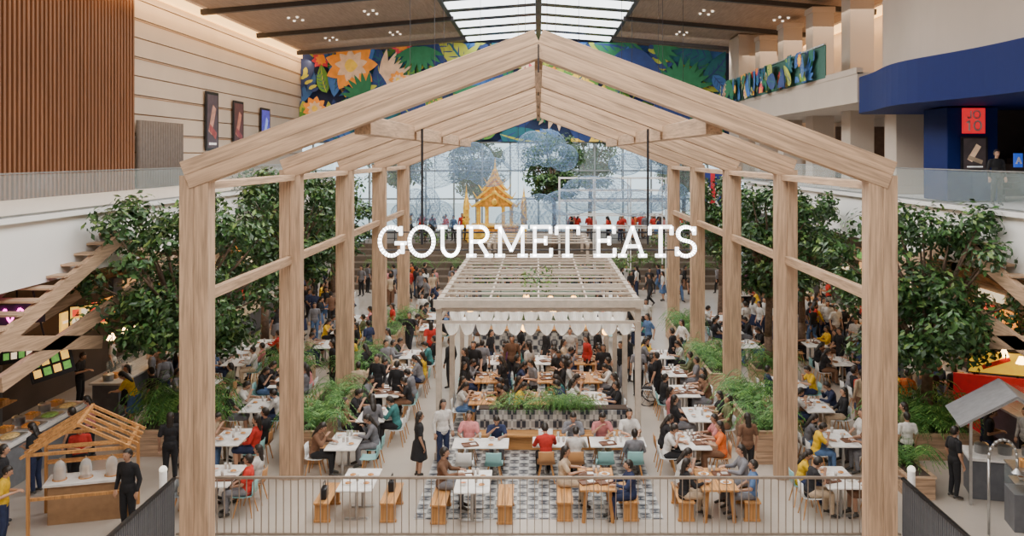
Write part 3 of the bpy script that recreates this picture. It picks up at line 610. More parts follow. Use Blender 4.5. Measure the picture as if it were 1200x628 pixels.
def flush_people():
    QUEUE.sort(key=lambda t:t[0])
    for (d,x,y,rz,pose,top,bot,lg,sleeve,z,sc,sk,k,j,extra) in QUEUE[:298]:
        M=PO[pose]; o=mk('person',M['body']); o.color=(.50*k,.28*k,.18*k,1)
        o.location=(x,y,z);o.rotation_euler=(0,0,rz);o.scale=(sc,sc,sc)
        lb='%s-haired person in %s %s, %s%s'%('long' if lg else 'short',top,'sweater' if sleeve else 'shirt',DESC[pose],extra)
        tag(o,' '.join(lb.split()[:12]),'person','people in the food hall')
        cc=SH[top]; mk('top',M['top%d'%int(bool(sleeve))],o).color=(cc[0]*j,cc[1]*j,cc[2]*j,1)
        mk(sk,M[sk],o).color=(*SH[bot],1); mk('hair',M['hair%d'%int(lg)],o)
    cache={}
    def deci(me):
        if me.name in cache: return cache[me.name]
        nv=len(me.polygons); o=mk('tmp',me); m=o.modifiers.new('d','DECIMATE'); m.ratio=min(1,900/max(1,nv)); o.modifiers.new('t','TRIANGULATE')
        dg=bpy.context.evaluated_depsgraph_get(); e=bpy.data.meshes.new_from_object(o.evaluated_get(dg)); bpy.data.objects.remove(o)
        co=np.empty(len(e.vertices)*3,np.float32); e.vertices.foreach_get('co',co)
        tr=np.empty(len(e.loops),np.int32); e.loops.foreach_get('vertex_index',tr); mi=np.empty(len(e.polygons),np.int32); e.polygons.foreach_get('material_index',mi)
        cache[me.name]=(co.reshape(-1,3),tr.reshape(-1,3),mi); return cache[me.name]
    VS=[];FS=[];CC=[];off=0
    for (d,x,y,rz,pose,top,bot,lg,sleeve,z,sc,sk,k,j,extra) in QUEUE[298:]:
        M=PO[pose]; c,s=math.cos(rz),math.sin(rz); Rm=np.array([[c,-s,0],[s,c,0],[0,0,1]],np.float32)*sc
        for me,col in((M['body'],(.50*k,.28*k,.18*k)),(M['top%d'%int(bool(sleeve))],tuple(v*j for v in SH[top])),(M[sk],SH[bot]),(M['hair%d'%int(lg)],(.02,.015,.012))):
            co,tr,mi=deci(me); VS.append(co@Rm.T+np.array([x,y,z],np.float32)); FS.append(tr+off); off+=len(co)
            cc=np.ones((len(tr),4),np.float32); cc[:,:3]=col
            if me is M['body']: cc[mi==1,:3]=(.05,.045,.04); cc[mi==2,:3]=.01; cc[mi==3,:3]=(.4,.1,.09)
            CC.append(cc)
    if not VS: return
    v=np.concatenate(VS); f=np.concatenate(FS); cl=np.concatenate(CC)
    me=bpy.data.meshes.new('crowd'); me.from_pydata(v.tolist(),[],f.tolist()); me.update()
    me.polygons.foreach_set('use_smooth',[True]*len(f))
    if len(me.polygons)==len(f):
        a=me.attributes.new('tint','FLOAT_COLOR','CORNER'); a.data.foreach_set('color',np.repeat(cl,3,axis=0).ravel().tolist())
    me.materials.append(mat('crowd_cloth',(1,1,1),.8,attr='tint',var=.1))
    tag(mk('crowd',me),'distant crowd of people in mixed clothing near steps and stalls','crowd',kind='stuff')
SP=['sit_eat','sit_talk','sit_back','sit_eat']
def put_seat(x,y,rz,occ,kind,near,top=None,lg=None):
    if kind=='c':
        col,cn=R.choice(CCOL)
        (CH if near else CS).put((x,y,0),rz,1,col,'%s moulded plastic shell chair with wooden legs'%cn)
    if occ: person(x,y,rz+R.uniform(-.2,.2),R.choice(SP),top,lg=lg)
def ware(x,y,rot,num=4):
    for i in range(num):
        a=(-.45+.9*((i//2)+.5)/max(1,(num+1)//2))*1.15; s_=(-1,1)[i%2]*.2
        dx,dy=s_,a
        if rot: dx,dy=a,s_
        R.choice((PLT,PLT,BWL,BWL,TRY)).put((x+dx,y+dy,.753),R.uniform(0,.4)); 
        if R.random()<.6: GLS.put((x+dx*.25+.02,y+dy+.16,.753),0)
def cluster(x,y,rot=False,kind='w',seat='c',occ=(1,1,1,1),near=None,tops=None):
    near=(y<29) if near is None else near
    (TW if kind=='w' else TO).put((x,y,0),rad(90) if rot else 0)
    if seat=='b':
        for sx in(-1,1):
            if rot: BN.put((x,y+sx*.66,0),rad(90))
            else: BN.put((x+sx*.72,y,0),0)
    i=0
    for sx in(-1,1):
        for dy in(-.36,.36):
            d=.72 if seat=='b' else .68
            t=tops[i] if tops else None
            o_=occ[i] if not isinstance(occ,float) else (R.random()<occ)
            if seat=='b' and not o_: i+=1; continue
            if rot: put_seat(x+dy,y+sx*d,rad(180) if sx>0 else 0,o_,seat,near,t)
            else: put_seat(x+sx*d,y+dy,rad(90) if sx>0 else rad(-90),o_,seat,near,t)
            i+=1
    if y<40: ware(x,y,rot,4 if y<32 else 2)
cluster(-4.0,20.05,seat='b',occ=(0,0,0,0)); cluster(-1.45,19.95,seat='b',occ=(0,1,0,0),tops=['','brown','',''])
cluster(1.3,20.1,kind='o',seat='b',occ=(0,1,1,0),tops=['','cream','navy','']); cluster(3.95,20.1,kind='o',seat='b',occ=(1,1,1,1),tops=['black','white','blue','grey'])
cluster(-7.2,20.3,occ=(1,1,1,1),tops=['cream','black','red','white']); cluster(6.7,20.2,occ=(1,1,1,0),tops=['black','yellow','yellow',''])
cluster(-4.9,22.75,occ=(1,0,0,1),tops=['brown','','','grey']); cluster(-1.45,22.6,rot=True,occ=(0,0,1,1),tops=['','','pink','navy'])
cluster(.55,22.7,rot=True,occ=(1,1,0,1),tops=['red','white','','grey'],kind='w'); cluster(2.0,22.7,rot=True,occ=(0,1,1,1),tops=['','grey','pink','white'])
cluster(3.9,22.8,occ=(1,1,1,1),tops=['white','black','orange','pink']); cluster(-7.9,23.1,occ=(1,1,1,1),tops=['black','cream','red','black']); cluster(7.7,23.0,occ=(1,1,1,1),tops=['yellow','grey','brown','white'])
for Y in (25.1,27.6,30.1,32.7): 
    cluster(-4.6,Y,occ=.95); cluster(4.5,Y,occ=.95)
for Y in (26.0,28.7,34.4,37.2,40): cluster(-8.1,Y,occ=.95); cluster(8.0,Y,occ=.9)
for X in(-1.65,.05,1.65):
    for Y in(26.8,29.3,31.8): cluster(X,Y,occ=.95,kind=R.choice('ow'))
for X in(-4.6,-1.8,1.0,3.6):
    for Y in(37.9,40.4,43.0,46.2):
        if R.random()<.95: cluster(X+R.uniform(-.3,.3),Y,occ=.9)
for X in(-10.6,10.6):
    for Y in(28.3,31.6,34.6,47): cluster(X,Y,occ=.85)
def G(px,py,z=0):
    s_=(py-182)/(8-z); return (px-631)/s_,1050/s_
for px,py,rz,po,t,bt,lg in [(491,560,-1.2,'standing','black','black',1),(437,540,.5,'holding','grey','black',1),(519,545,-2.6,'standing','white','navy',1),(876,563,.2,'standing','brown','black',1),
 (420,486,.4,'standing','cream','black',0),(442,482,2.8,'standing','black','black',0),(465,487,-.3,'standing','black','black',0),(707,462,3,'standing','black','black',1),(728,455,2.5,'walking','black','grey',0),(736,448,-1,'standing','black','black',1),
 (178,500,1.5,'standing','black','black',0),(1063,500,-1,'walking','orange','black',0),(1090,500,1,'walking','cream','navy',1),(1010,500,.3,'standing','cream','brown',1),(1063,560,0,'standing','white','black',0),
 (545,470,2,'standing','black','black',1),(600,452,3.1,'standing','brown','black',1),(640,440,2,'standing','black','black',0),(668,440,3,'walking','white','black',0),(575,440,-2,'standing','black','navy',1),(590,478,1,'holding','black','black',1),(625,485,2,'holding','grey','black',1),
 (480,415,3,'walking','black','black',0),(495,385,3,'walking','white','navy',1),(476,372,0,'standing','black','black',0),(500,365,2,'walking','grey','black',1),(505,430,.2,'walking','red','black',1),(760,420,2,'walking','blue','black',0),(757,395,3,'walking','white','black',1),(770,475,1,'standing','black','black',0),
 (410,450,3,'standing','yellow','black',0),(455,440,2,'standing','white','blue',1),(432,430,1,'standing','navy','black',0),(390,460,2,'standing','black','black',1),(528,455,1,'standing','black','black',0),(555,462,3,'standing','black','black',0),(430,460,1,'holding','black','black',1),(452,455,4,'standing','grey','black',0),
 (395,440,1,'walking','black','navy',0),(418,432,2,'standing','black','black',1),(445,425,3,'standing','blue','black',0),(405,415,0,'standing','white','black',1),(438,410,1,'walking','black','grey',0),(460,400,2,'standing','red','black',1),(788,440,1,'standing','black','black',0),(800,425,2,'walking','white','navy',1),(748,465,0,'standing','grey','black',1),(1035,480,2,'walking','black','black',0),(1048,455,1,'standing','grey','black',1),(985,440,2,'walking','black','black',0),(245,440,1,'standing','black','black',0),(268,432,2,'walking','red','black',1),(232,470,1,'standing','grey','black',0),(215,455,1,'walking','white','blue',1),
 (620,462,1,'standing','white','black',1),(655,470,3,'holding','black','black',0),(688,450,2,'standing','red','black',1),(565,455,0,'standing','grey','black',0),(610,435,2,'standing','black','black',1),(700,436,1,'standing','black','black',0)]:
    x,y=G(px,py); person(x,y,rz,po,t,bt,lg,extra=' in the aisle')
for i in range(16): person(8.9+(i%8)*.6+R.uniform(-.1,.1),38.6+(i//8)*1.1+R.uniform(-.2,.2),R.uniform(0,6),'standing','white','navy',None,0,extra=' in a waiting group')
for i in range(110):
    sx=R.choice((-1,1)); y_=R.uniform(27,52); person(sx*R.uniform(11.9 if y_<36 else 9.6,12.9),y_,R.uniform(0,6.28),R.choice(['standing','walking','holding']),extra=' near food stalls')
for i in range(70): person(R.uniform(-8.5,8.5),R.uniform(47.3,52.3),R.uniform(0,6.28),R.choice(['standing','walking']),extra=' before the steps')
# ---------------------------------------------------------------- railings
railm=mat('rail_taupe',(.27,.215,.17),.5,.2)
bar=MB().box((0,0,.6),(.016,.03,1.2)).mesh('baluster',[railm])
g=thing('guard_rail','slim taupe bar guard railing with flat handrail','railing',(0,18.8,0))
MB().box((0,0,1.24),(15.2,.07,.045)).obj('handrail',railm,g); MB().box((0,0,.06),(15.2,.05,.04)).obj('bottom_rail',railm,g)
for i in range(98): o=mk('baluster',bar,g); o.location=(-7.52+i*.155,0,.04)
for sx in(-1,1):
    g=thing('guard_rail','dark grey bar guard railing running along the stair opening','railing',(sx*7.62,0,0))
    MB().box((0,16,1.24),(.07,5.5,.05)).obj('handrail',dark,g)
    bb=MB().box((0,0,.6),(.03,.05,1.2)).mesh('baluster',[grey])
    for i in range(60): o=mk('baluster',bb,g); o.location=(0,13.4+i*.09,.04)
bo=Proto(tag(MB().cyl((0,0,0),(0,0,1.3),.08,n=14).sph((0,0,1.3),.085,mi=1).obj('bollard_light',[white,mat('bollard_top',(.9,.9,.85),.4,emi=(1,.9,.75),es=1)],smooth=True),'short white cylindrical bollard light','bollard'))
bo.put((-8.0,19.1,0)); bo.put((7.95,19.1,0))
# ---------------------------------------------------------------- kiosks
def house_kiosk(x,y,rz,solid,label):
    r=thing('house_kiosk',label,'kiosk',(x,y,0),rz); m=oz if not solid else steel
    t=.065 if not solid else .06
    for sx in(-1,1):
        for yy in(-.75,.75): MB().box((sx*.95,yy,.95),(t,t,1.9)).obj('post',m,r)
        MB().box((sx*.95,0,1.9),(t,1.6,t)).obj('eave_beam',m,r)
        for i in range(5 if not solid else 2):
            yy=-.75+i*(1.5/(4 if not solid else 1)); MB().beam((sx*1.1,yy,1.84),(0,yy,2.5),t,.06).obj('rafter',m,r)
        if solid: MB().beam((sx*1.2,0,1.80),(0,0,2.55),1.7,.05).obj('roof_panel',mat('grey_roof',(.24,.24,.25),.6),r)
    MB().box((0,0,2.5),(t,1.6,.08)).obj('ridge_beam',m,r)
    if not solid:
        for yy in(-.75,.75): MB().beam((-.95,yy,1.9),(.95,yy,1.9),t,t).obj('tie_beam',m,r)
        MB().beam((-.95,-.75,.9),(.95,-.75,.9),t,t).obj('tie_beam',m,r)
        MB().box((0,.25,.45),(1.5,.6,.9)).obj('cabinet',mat('kiosk_front',(.35,.20,.10),.6),r,bevel=.01); MB().box((0,.25,.93),(1.65,.75,.05)).obj('counter_top',white,r)
        for z_ in(1.25,1.6): MB().box((0,.65,z_),(1.8,.25,.03)).obj('shelf',m,r)
    else:
        MB().box((0,.1,.45),(1.7,.9,.9)).obj('cabinet',grey,r,bevel=.01); MB().box((0,.1,.93),(1.85,1.0,.06)).obj('counter_top',white,r)
    return r
house_kiosk(-9.9,19.6,.28,False,'open honey-timber house-shaped dessert kiosk with counter').scale=(1,1,.93); house_kiosk(11.0,21.0,-.25,True,'grey pitched-roof food kiosk with glass display')
r=thing('glass_cloche','tall glass dome cloche on kiosk counter','cloche',group='glass cloches')
MB().lathe([(.13,0),(.13,.25),(.1,.36),(.04,.42),(0,.43)],18).obj('dome',glassd,r,smooth=True); MB().sph((0,0,.45),.025).obj('knob',brass,r); MB().cyl((0,0,0),(0,0,.02),.15,n=18).obj('base',oz,r)
for z_ in (.1,.2): MB().cyl((0,0,z_),(0,0,z_+.05),.08,n=14).obj('cake',mat('cake',(.8,.55,.35),.7),r)
cl=Proto(r); cl.put((-10.5,19.65,.89)); cl.put((-10.0,19.8,.89)); cl.put((-9.5,19.95,.89))
r=thing('display_case','glass food display case with lit shelves on grey base','display case',(10.9,19.2,0),-.2)
MB().box((0,0,.4),(1.5,.7,.8)).obj('base',grey,r,bevel=.01); MB().box((0,0,1.05),(1.5,.68,.5)).obj('glass',glassm,r); MB().box((0,0,1.0),(1.4,.5,.02)).obj('shelf',steel,r); MB().box((0,0,1.31),(1.52,.7,.03)).obj('lid',steel,r)
for i in range(6): BWL.put((10.4+i*.2,19.3-i*.04,1.02))
for i in range(3): CRT.put((10.5+i*.45,19.25-i*.09,1.33),-.2)
for i in range(3): POT.put((10.5+i*.5,21.25-i*.12,.96))
r=thing('arc_lamp','polished steel arched lamp beside the display case','lamp',(9.5,18.9,0))
MB().tube([(0,0,0),(0,0,1.6)]+[(.3-.3*math.cos(a),0,1.6+.4*math.sin(a)) for a in [i*math.pi/10 for i in range(11)]]+[(.6,0,1.4)],.03).obj('pole',steel,r,smooth=True); MB().lathe([(.03,.1),(.12,0),(.11,0)],14,(.6,0,1.3)).obj('lamp_shade',steel,r)
person(-8.7,19.0,2.9,'standing','black','black',0,1,extra=' beside timber kiosk'); person(-11.0,18.4,-1.3,'holding','yellow','navy',0,0,extra=' at timber kiosk'); person(-11.6,19.4,-1.2,'standing','black','black',0,1); person(-10.9,21.3,-2.6,'holding','red','black',1,0); person(-11.9,21.2,1.4,'holding','black','navy',1,0); person(-11.6,22.3,1.4,'standing','black','black',0,0); person(-11.8,23.6,1.6,'holding','pink','black',1,0); person(-9.0,21.9,.3,'standing','black','black',1,0)
person(9.7,20.9,-1.4,'standing','black','black',0,0,extra=' beside grey kiosk'); person(12.2,19.7,2,'leaning','grey','black',0,0); person(12.3,22.6,2,'standing','white','black',0,1); person(9.4,23.0,1,'standing','olive','black',1); person(11.2,22.3,-2,'holding','black','navy',1,0); person(12.3,24.8,-2,'holding','grey','navy',1,0); person(11.8,26.9,0,'walking','black','navy',0,0); person(9.6,26.6,0,'walking','red','navy',1,0)
person(13.8,27,rad(180),'standing','black','black',0,1,z=6.48,extra=' on upper balcony')
person(-11.9,26.3,1.5,'leaning','yellow','blue',1,0,extra=' picking food'); person(-9.2,22.9,-.5,'holding','black','black',0,0)
# ---------------------------------------------------------------- stalls
stm=mat('stall_counter',(.10,.10,.11),.4); ctop=mat('counter_top',(.5,.47,.43),.35)
scr=[('screen_green',(.10,.26,.05)),('screen_orange',(.9,.30,.03)),('screen_red',(.8,.06,.03)),('screen_yellow',(.9,.50,.08)),('screen_white',(.9,.70,.45)),('screen_wood',(.5,.25,.10))]
SM=[mat(a,c,.4,emi=c,es=1.3,var=.8,scale=7) for a,c in scr]
whot=mat('warm_lamp',(1,.8,.5),.4,emi=(1,.60,.22),es=14)
i=0
for sx in(-1,1):
    for Y in(24.5,29.5,34.5,39.5,44.5,49.5):
        i+=1
        if sx<0 and Y<25: continue
        r=thing('food_stall','food stall with dark counter, glass case and lit menu board','food stall',(sx*14.2,Y,0),rad(90) if sx>0 else rad(-90))
        MB().box((0,1.0,.5),(4.4,.8,1.0)).box((0,1.0,.06),(4.45,.84,.12),1).obj('counter',[stm,dark],r,bevel=.01); MB().box((0,1.0,1.03),(4.5,.95,.06)).obj('counter_top',ctop,r)
        MB().box((.6,.95,1.3),(1.8,.5,.45)).obj('display_glass',glassm,r)
        MB().box((0,1.2,4.0),(4.5,.15,.5)).obj('header',[stm,wx][i%2],r)
        for q_ in(-1,0,1): MB().box((q_*1.3,-.6,2.8),(.95,.06,.6)).box((q_*1.3,-.56,2.62),(.75,.02,.07)).box((q_*1.3,-.56,2.8),(.75,.02,.07),1).obj('menu_board',[SM[(i+q_)%6],SM[4]],r)
        for q_ in range(5): MB().cyl((-1.8+q_*.9,1.0,2.3),(-1.8+q_*.9,1.0,2.5),.14,.05,12).cyl((-1.8+q_*.9,1.0,2.5),(-1.8+q_*.9,1.0,3.8),.008,n=4,mi=1).obj('heat_lamp',[whot,dark],r)
        MB().box((1.0,1.32,4.0),(1.4,.04,.25)).obj('sign_panel',SM[(i+3)%6],r)
        for q_ in range(4): (POT,CRT,PLT,POT)[q_].put((sx*(14.2-.95),Y-1.9+q_*.42,1.06),rad(90))
        if Y<36: CRT.put((sx*(14.2-1.0),Y+1.8,1.06),rad(90)); POT.put((sx*(14.2-1.0),Y+1.35,1.06))
        person(sx*14.6,Y+R.uniform(-1,1),rad(90) if sx>0 else rad(-90),'holding',R.choice(['black','white','red']),'black',extra=' serving behind counter'); person(sx*14.7,Y+R.uniform(1.2,1.8),R.uniform(0,6),'standing','white','black',extra=' behind a stall counter')
def screen(loc,rz,w_,h_,bgm,c1,c2,label,tilt=0):
    r=thing('menu_screen',label,'screen',loc,rz); r.rotation_euler=(0,tilt,rz); MB().box((0,0,0),(w_+.08,.08,h_+.08)).obj('frame',dark,r)
    b=MB().box((0,-.045,0),(w_,.01,h_),0)
    for j,a in enumerate((-.36,-.12,.12,.36)):
        b.box((a*w_,-.052,.2*h_),(.18*w_,.01,.34*h_),1+j%2).box((a*w_,-.052,-.22*h_),(.18*w_,.01,.3*h_),2-j%2)
    b.obj('picture',[bgm,c1,c2],r); MB().cyl((0,0,h_/2),(0,0,4.85-loc[2]),.025).obj('hanger',dark,r)
    return r
screen((-12.3,22.6,2.75),rad(40),.95,.65,dark,SM[0],SM[3],'tilted menu screen showing green dishes above the counter',rad(-12))
screen((-13.2,26.3,3.3),rad(40),1.0,.6,SM[3],SM[2],SM[4],'yellow and red lit menu screen above the counter')
screen((-14.2,24.4,2.7),rad(50),.8,.6,dark,SM[4],SM[0],'small green menu screen above the counter')
r=thing('neon_sign','pink neon tube squiggle sign on dark board','neon sign',(-12.9,21.9,4.1),rad(35))
MB().tube([(-.6+i*.06,-.08,.15*math.sin(i*1.1)+.08*math.cos(i*2.3)) for i in range(21)],.025).obj('tube',mat('neon_pink',(1,.1,.6),.4,emi=(1,.05,.6),es=8),r); MB().box((0,.05,0),(1.5,.05,.5)).obj('backing',dark,r)
r=thing('stall_front','red and yellow stall front panel with curved emblem','stall front',(12.9,25.6,0),rad(-25))
MB().box((0,0,1.15),(1.9,.1,1.1)).box((0,.3,.5),(1.9,.5,1.0)).obj('panel',mat('stall_red',(.6,.02,.03),.45,emi=(.6,.02,.03),es=.2),r)
MB().box((.2,-.06,2.1),(1.5,.08,.6)).beam((-.2,-.11,1.95),(.5,-.11,2.25),.02,.12,1).obj('sign_panel',[mat('sign_yellow',(.9,.6,.03),.4,emi=(.9,.55,.03),es=.6),mat('sign_red2',(.7,.03,.02),.4)],r)
for x_ in(-.4,.7): MB().box((x_,.03,1.85),(.06,.06,.5)).obj('post',dark,r)
r=thing('buffet_counter','long pale buffet counter with grey front and food pans','counter',(-13.1,22.5,0))
MB().box((-.0,0,.5),(.9,5.6,1.0)).obj('body',mat('counter_grey',(.22,.23,.25),.5),r,bevel=.01); MB().box((0,0,1.03),(1.0,5.7,.06)).obj('counter_top',white,r)
for q_ in range(6): MB().box((.12,-2.3+q_*.9,1.08),(.5,.7,.06)).sph((.12,-2.3+q_*.9,1.1),(.2,.28,.07),mi=1).obj('food_pan',[steel,mat('food_%d'%(q_%3),[(.6,.25,.05),(.2,.35,.08),(.7,.5,.2)][q_%3],.6,var=.4,scale=20)],r)
for q_ in range(9): (POT if q_%2 else CRT).put((-13.4,20.1+q_*.6,1.06),rad(90))
r=thing('stall_shelf','dark shelving unit with lit shelves behind buffet counter','shelf',(-15.4,23.5,0))
MB().box((-.2,0,1.4),(.1,5,2.8)).obj('back',stm,r)
for z_ in(.9,1.5,2.1,2.7): MB().box((.05,0,z_),(.45,5,.04)).obj('shelf',oz,r)
for q_ in range(4): MB().box((.05,-1.8+q_*1.2,2.62),(.08,.7,.04)).obj('shelf_light',whot,r)
for q_ in range(16): (POT,CRT)[q_%2].put((-15.3,21.3+(q_//2)*.6,(1.52,.92)[q_%2]),rad(90))
for sx in(-1,1):
    r=thing('timber_canopy','large slanted layered timber beam canopy over the stalls','canopy',(sx*11.75,0,0))
    for xo in(0,1.5):
        for (ya,za),(yb,zb) in [((18.2,3.5),(25.2,5.7)),((25.2,5.7),(31,3.4)),((19.5,3.0),(29,4.6)),((18.0,4.2),(24,3.0))]:
            MB().beam((sx*xo,ya,za),(sx*xo,yb,zb),.16,.34).obj('beam',wy,r)
    for j in range(11):
        t=j/10; y_=18.4+t*6.6; z_=3.55+t*2.05; MB().box((sx*1.3,y_,z_+.22),(2.7,.52,.05)).obj('roof_plank',wx,r)
    for j in range(9):
        t=j/8; y_=25.6+t*5.2; z_=5.55-t*2.05; MB().box((sx*1.3,y_,z_+.22),(2.7,.5,.05)).obj('roof_plank',wx,r)
    for yy,hh in((18.6,3.5),(30.6,3.5)): MB().box((sx*1.5,yy,hh/2),(.2,.2,hh)).obj('post',wz,r)
r=thing('bar_counter','tiled bar counter with timber top and lit shelf','bar',(0,35.6,0))
MB().box((0,0,.55),(4.6,.6,1.1)).obj('tiled_front',tm,r); MB().box((0,0,1.13),(4.8,.75,.06)).obj('counter_top',ox,r); MB().box((0,.9,1.6),(4.6,.3,1.8)).obj('back_shelf',mat('mint',(.26,.36,.30),.6),r)
for q_ in range(3): MB().box((0,.7,1.3+q_*.4),(4.4,.25,.03)).obj('shelf',ox,r)
btm=mat('bottle',(.12,.25,.1),.15); bp=Proto(tag(MB().lathe([(0,0),(.04,0),(.04,.17),(.015,.22),(.015,.29),(0,.29)],10).obj('bottle',btm,smooth=True),'green glass bottle on the bar shelf','bottle','bottles on the bar shelf'))
for q_ in range(36): bp.put((-2.1+(q_%18)*.25,36.28,1.315+(q_//18)*.4))
# ---------------------------------------------------------------- terrace, back scene
stepm=mat('step_dark',(.13,.10,.075),.6)
b=MB()
for j in range(7): b.box((0,53+j+(70-53-j)/2,.15+j*.31),(24,(70-53-j)-.6,.31),0)
struct(b.obj('trim_terrace',stepm),'dark stepped timber terrace','terrace')
for j in range(9):
    x=-10+j*2.5
    if abs(x)>1.5: R.choice((F1,F2)).put((x,55.4,.93),0,1.3)
g=thing('terrace_rail','dark slim railing along the terrace steps','railing',(0,59.2,2.17))
for z_ in(.35,.7,1.0): MB().box((0,0,z_),(23,.04,.04)).obj('rail',dark,g)
for j in range(24): MB().box((-11.5+j,0,.5),(.05,.05,1)).obj('upright',dark,g)
for j in range(44):
    x=R.uniform(2,10.5) if j<32 else R.uniform(-10,-5); person(x,R.uniform(60,65),R.uniform(0,6.28),R.choice(['standing','holding','standing']),'red' if j%2==0 else None,z=2.17,extra=' on the terrace')
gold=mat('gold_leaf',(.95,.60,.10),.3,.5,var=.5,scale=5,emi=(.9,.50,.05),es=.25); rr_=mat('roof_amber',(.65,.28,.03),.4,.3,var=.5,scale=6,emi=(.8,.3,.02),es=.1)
r=thing('gold_pavilion','ornate golden pavilion with tiered pointed roof and spires','pavilion',(-2.95,61,2.2)); r.scale=(1.12,1.12,1.12)
MB().box((0,0,.3),(3.2,2.2,.6)).box((0,0,.75),(2.8,1.9,.3),1).box((0,0,.95),(2.9,2.0,.08)).obj('base',[gold,rr_],r)
for sx in(-1,1):
    for yy in(-.7,.7):
        for xx in(1.0,.5): MB().cyl((sx*xx,yy,.9),(sx*xx,yy,2.2),.08,n=10).sph((sx*xx,yy,2.1),.12).obj('column',gold,r)
b=MB()
for q_,(wd,z_) in enumerate(((1.35,2.1),(1.05,2.6),(.75,3.05),(.45,3.45))):
    b.add([(-wd,-wd*.7,z_),(wd,-wd*.7,z_),(wd,wd*.7,z_),(-wd,wd*.7,z_),(0,-wd*.72,z_+.85),(0,wd*.72,z_+.85)],[(0,1,4),(3,5,2),(0,4,5,3),(1,2,5,4),(0,3,2,1)],1)
    for sx in(-1,1): b.beam((sx*wd,-wd*.74,z_),(0,-wd*.74,z_+.87),.08,.12,0); b.cyl((sx*wd,-wd*.7,z_),(sx*(wd+.25),-wd*.7,z_+.4),.05,.01,6,0)
    b.cyl((0,-wd*.72,z_+.8),(0,-wd*.78,z_+1.2),.04,.01,6,0); b.sph((0,-wd*.76,z_+.3),(.16,.05,.2),mi=0)
b.obj('tiered_roof',[gold,rr_],r); MB().lathe([(.22,0),(.18,.2),(.08,.4),(.05,.6),(0,1.1)],10,(0,0,4.0)).obj('spire',gold,r)
for sx in(-1,1): MB().lathe([(.22,0),(.16,.5),(.06,.9),(0,1.5)],10,(sx*1.75,0,1.9)).box((sx*1.75,0,.95),(.35,.35,1.9)).box((sx*1.75,0,1.3),(.45,.45,.12)).obj('side_spire',gold,r)
r=thing('white_steel_frame','white slender steel display frame with stacked rails','frame',(4.2,50.6,0))
for x in(-3,-1,1,3):
    for yy in(0,1.5): MB().box((x,yy,3.4),(.07,.07,6.7)).obj('upright',white,r)
for z_ in(3.9,4.6,5.4,6.0,6.7):
    for yy in(0,1.5): MB().box((0,yy,z_),(6.1,.06,.07)).obj('rail',white,r)
wm=mat('wire_mesh',(.16,.26,.40),.4,.3); cs=mat('cloud_gauze',(.26,.42,.65),.8,var=.3,scale=1.2,alpha=.11)
def cloud(x,y,z,w_,h_,seed):
    rr=random.Random(seed); bm=bmesh.new(); ms=MB()
    for i in range(4):
        ox_=(-.30+.2*i)*w_; rz_=(.12 if i in(1,2) else -.1)*h_; sc=(w_*rr.uniform(.2,.27),w_*.2,h_*rr.uniform(.32,.42)*(1.1 if i in(1,2) else .8)); oy_=rr.uniform(-.3,.3)
        bmesh.ops.create_icosphere(bm,subdivisions=3,radius=1,matrix=Matrix.Translation((ox_,oy_,rz_))@Matrix.Diagonal((*sc,1)))
        ms.sph((ox_,oy_,rz_),[v*.99 for v in sc],None,0,20,14)
    me=bpy.data.meshes.new('cloud'); bm.to_mesh(me); bm.free(); me.materials.append(wm)
    r=thing('wire_cloud','suspended translucent blue-grey wire mesh cloud sculpture','sculpture',(x,y,z),group='wire mesh clouds'); o=mk('wire_frame',me,r); m=o.modifiers.new('w','WIREFRAME'); m.thickness=.010
    o=mk('gauze_skin',remesh(ms,'gauze',[cs],.1,4),r)
    MB().cyl((-w_*.2,0,h_*.2),(-w_*.2,0,16.5-z),.012,n=5).cyl((w_*.2,0,h_*.2),(w_*.2,0,16.5-z),.012,n=5).obj('cable',dark,r)
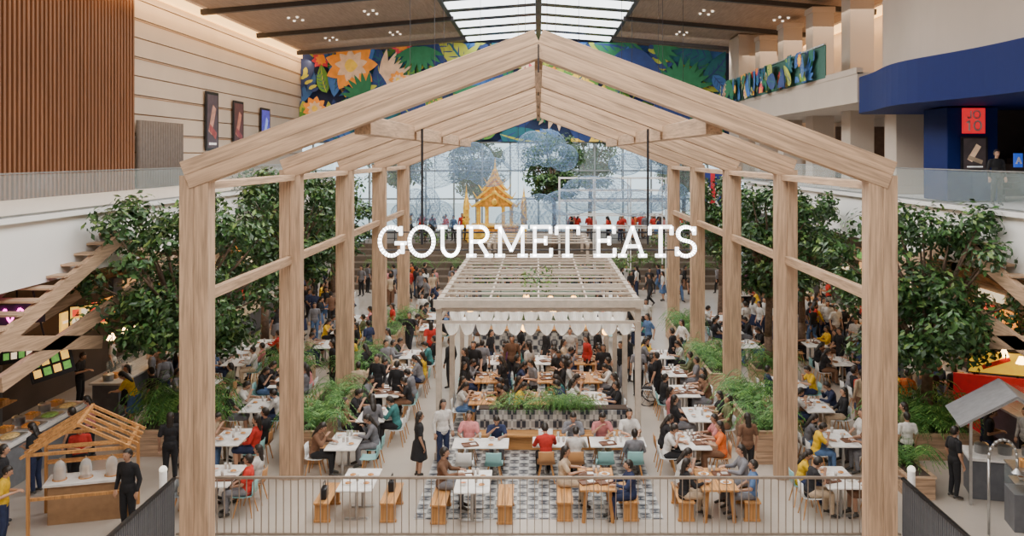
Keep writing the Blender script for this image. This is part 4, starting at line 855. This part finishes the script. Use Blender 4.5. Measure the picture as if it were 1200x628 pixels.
for a in [(-4,47,7.4,4.8,2.6,2),(-5.7,44,5.3,3.0,2.0,3),(.1,46,8.1,3.9,2.2,1),(-.3,46,4.8,3.7,2.2,4),(3,43.5,5.9,5.2,2.0,5),(5.6,47,7.7,3.5,1.8,6),(6.9,46,5.7,2.6,1.6,7)]: cloud(*a)
r=thing('hanging_banner','red, white and blue striped hanging banner','banner',(10.2,52.5,4.2)); b=MB().box((0,0,1.2),(1.6,.04,3.2),0)
b.beam((-.8,-.03,-.3),(.8,-.03,2.7),.02,.35,1).beam((.8,-.03,-.3),(-.8,-.03,2.7),.02,.35,1).beam((-.8,-.05,-.3),(.8,-.05,2.7),.02,.15,2).box((0,-.06,1.2),(.25,.02,3.2),2)
b.obj('cloth',[mat('flag_blue',(.02,.04,.25),.7),white,mat('flag_red',(.6,.02,.04),.7)],r); MB().cyl((-.9,0,2.85),(.9,0,2.85),.03).obj('pole',steel,r)
r=thing('wheelchair','black folding wheelchair parked beside a table','wheelchair',(3.55,28.85,0),rad(70))
for sx in(-1,1):
    b=MB()
    for q_ in range(20):
        a0,a1=q_*math.pi/10,(q_+1)*math.pi/10; b.cyl((sx*.3,.3*math.cos(a0),.3+.3*math.sin(a0)),(sx*.3,.3*math.cos(a1),.3+.3*math.sin(a1)),.018,n=5)
    for q_ in range(6): a0=q_*math.pi/3; b.cyl((sx*.3,0,.3),(sx*.3,.3*math.cos(a0),.3+.3*math.sin(a0)),.006,n=4)
    b.obj('wheel',dark,r); MB().tube([(sx*.24,.4,.1),(sx*.24,.25,.5),(sx*.24,-.2,.5),(sx*.24,-.22,.95)],.014).obj('side_frame',steel,r)
MB().box((0,0,.5),(.46,.42,.03)).obj('seat',dark,r); MB().box((0,-.21,.75),(.46,.03,.4)).obj('backrest',dark,r)
for loc in((-4.72,19.75,.455),(-3.3,20.2,.455)):
    r=thing('handbag','black leather handbag resting on a bench','bag',loc); b=MB().box((0,0,.12),(.14,.3,.24)); b.obj('body',dark,r,bevel=.03); MB().tube([(0,-.1,.23),(0,-.07,.36),(0,.07,.36),(0,.1,.23)],.01).obj('strap',dark,r)
flush_people()
print('PEOPLE',len(QUEUE),'OBJ',len(bpy.data.objects))
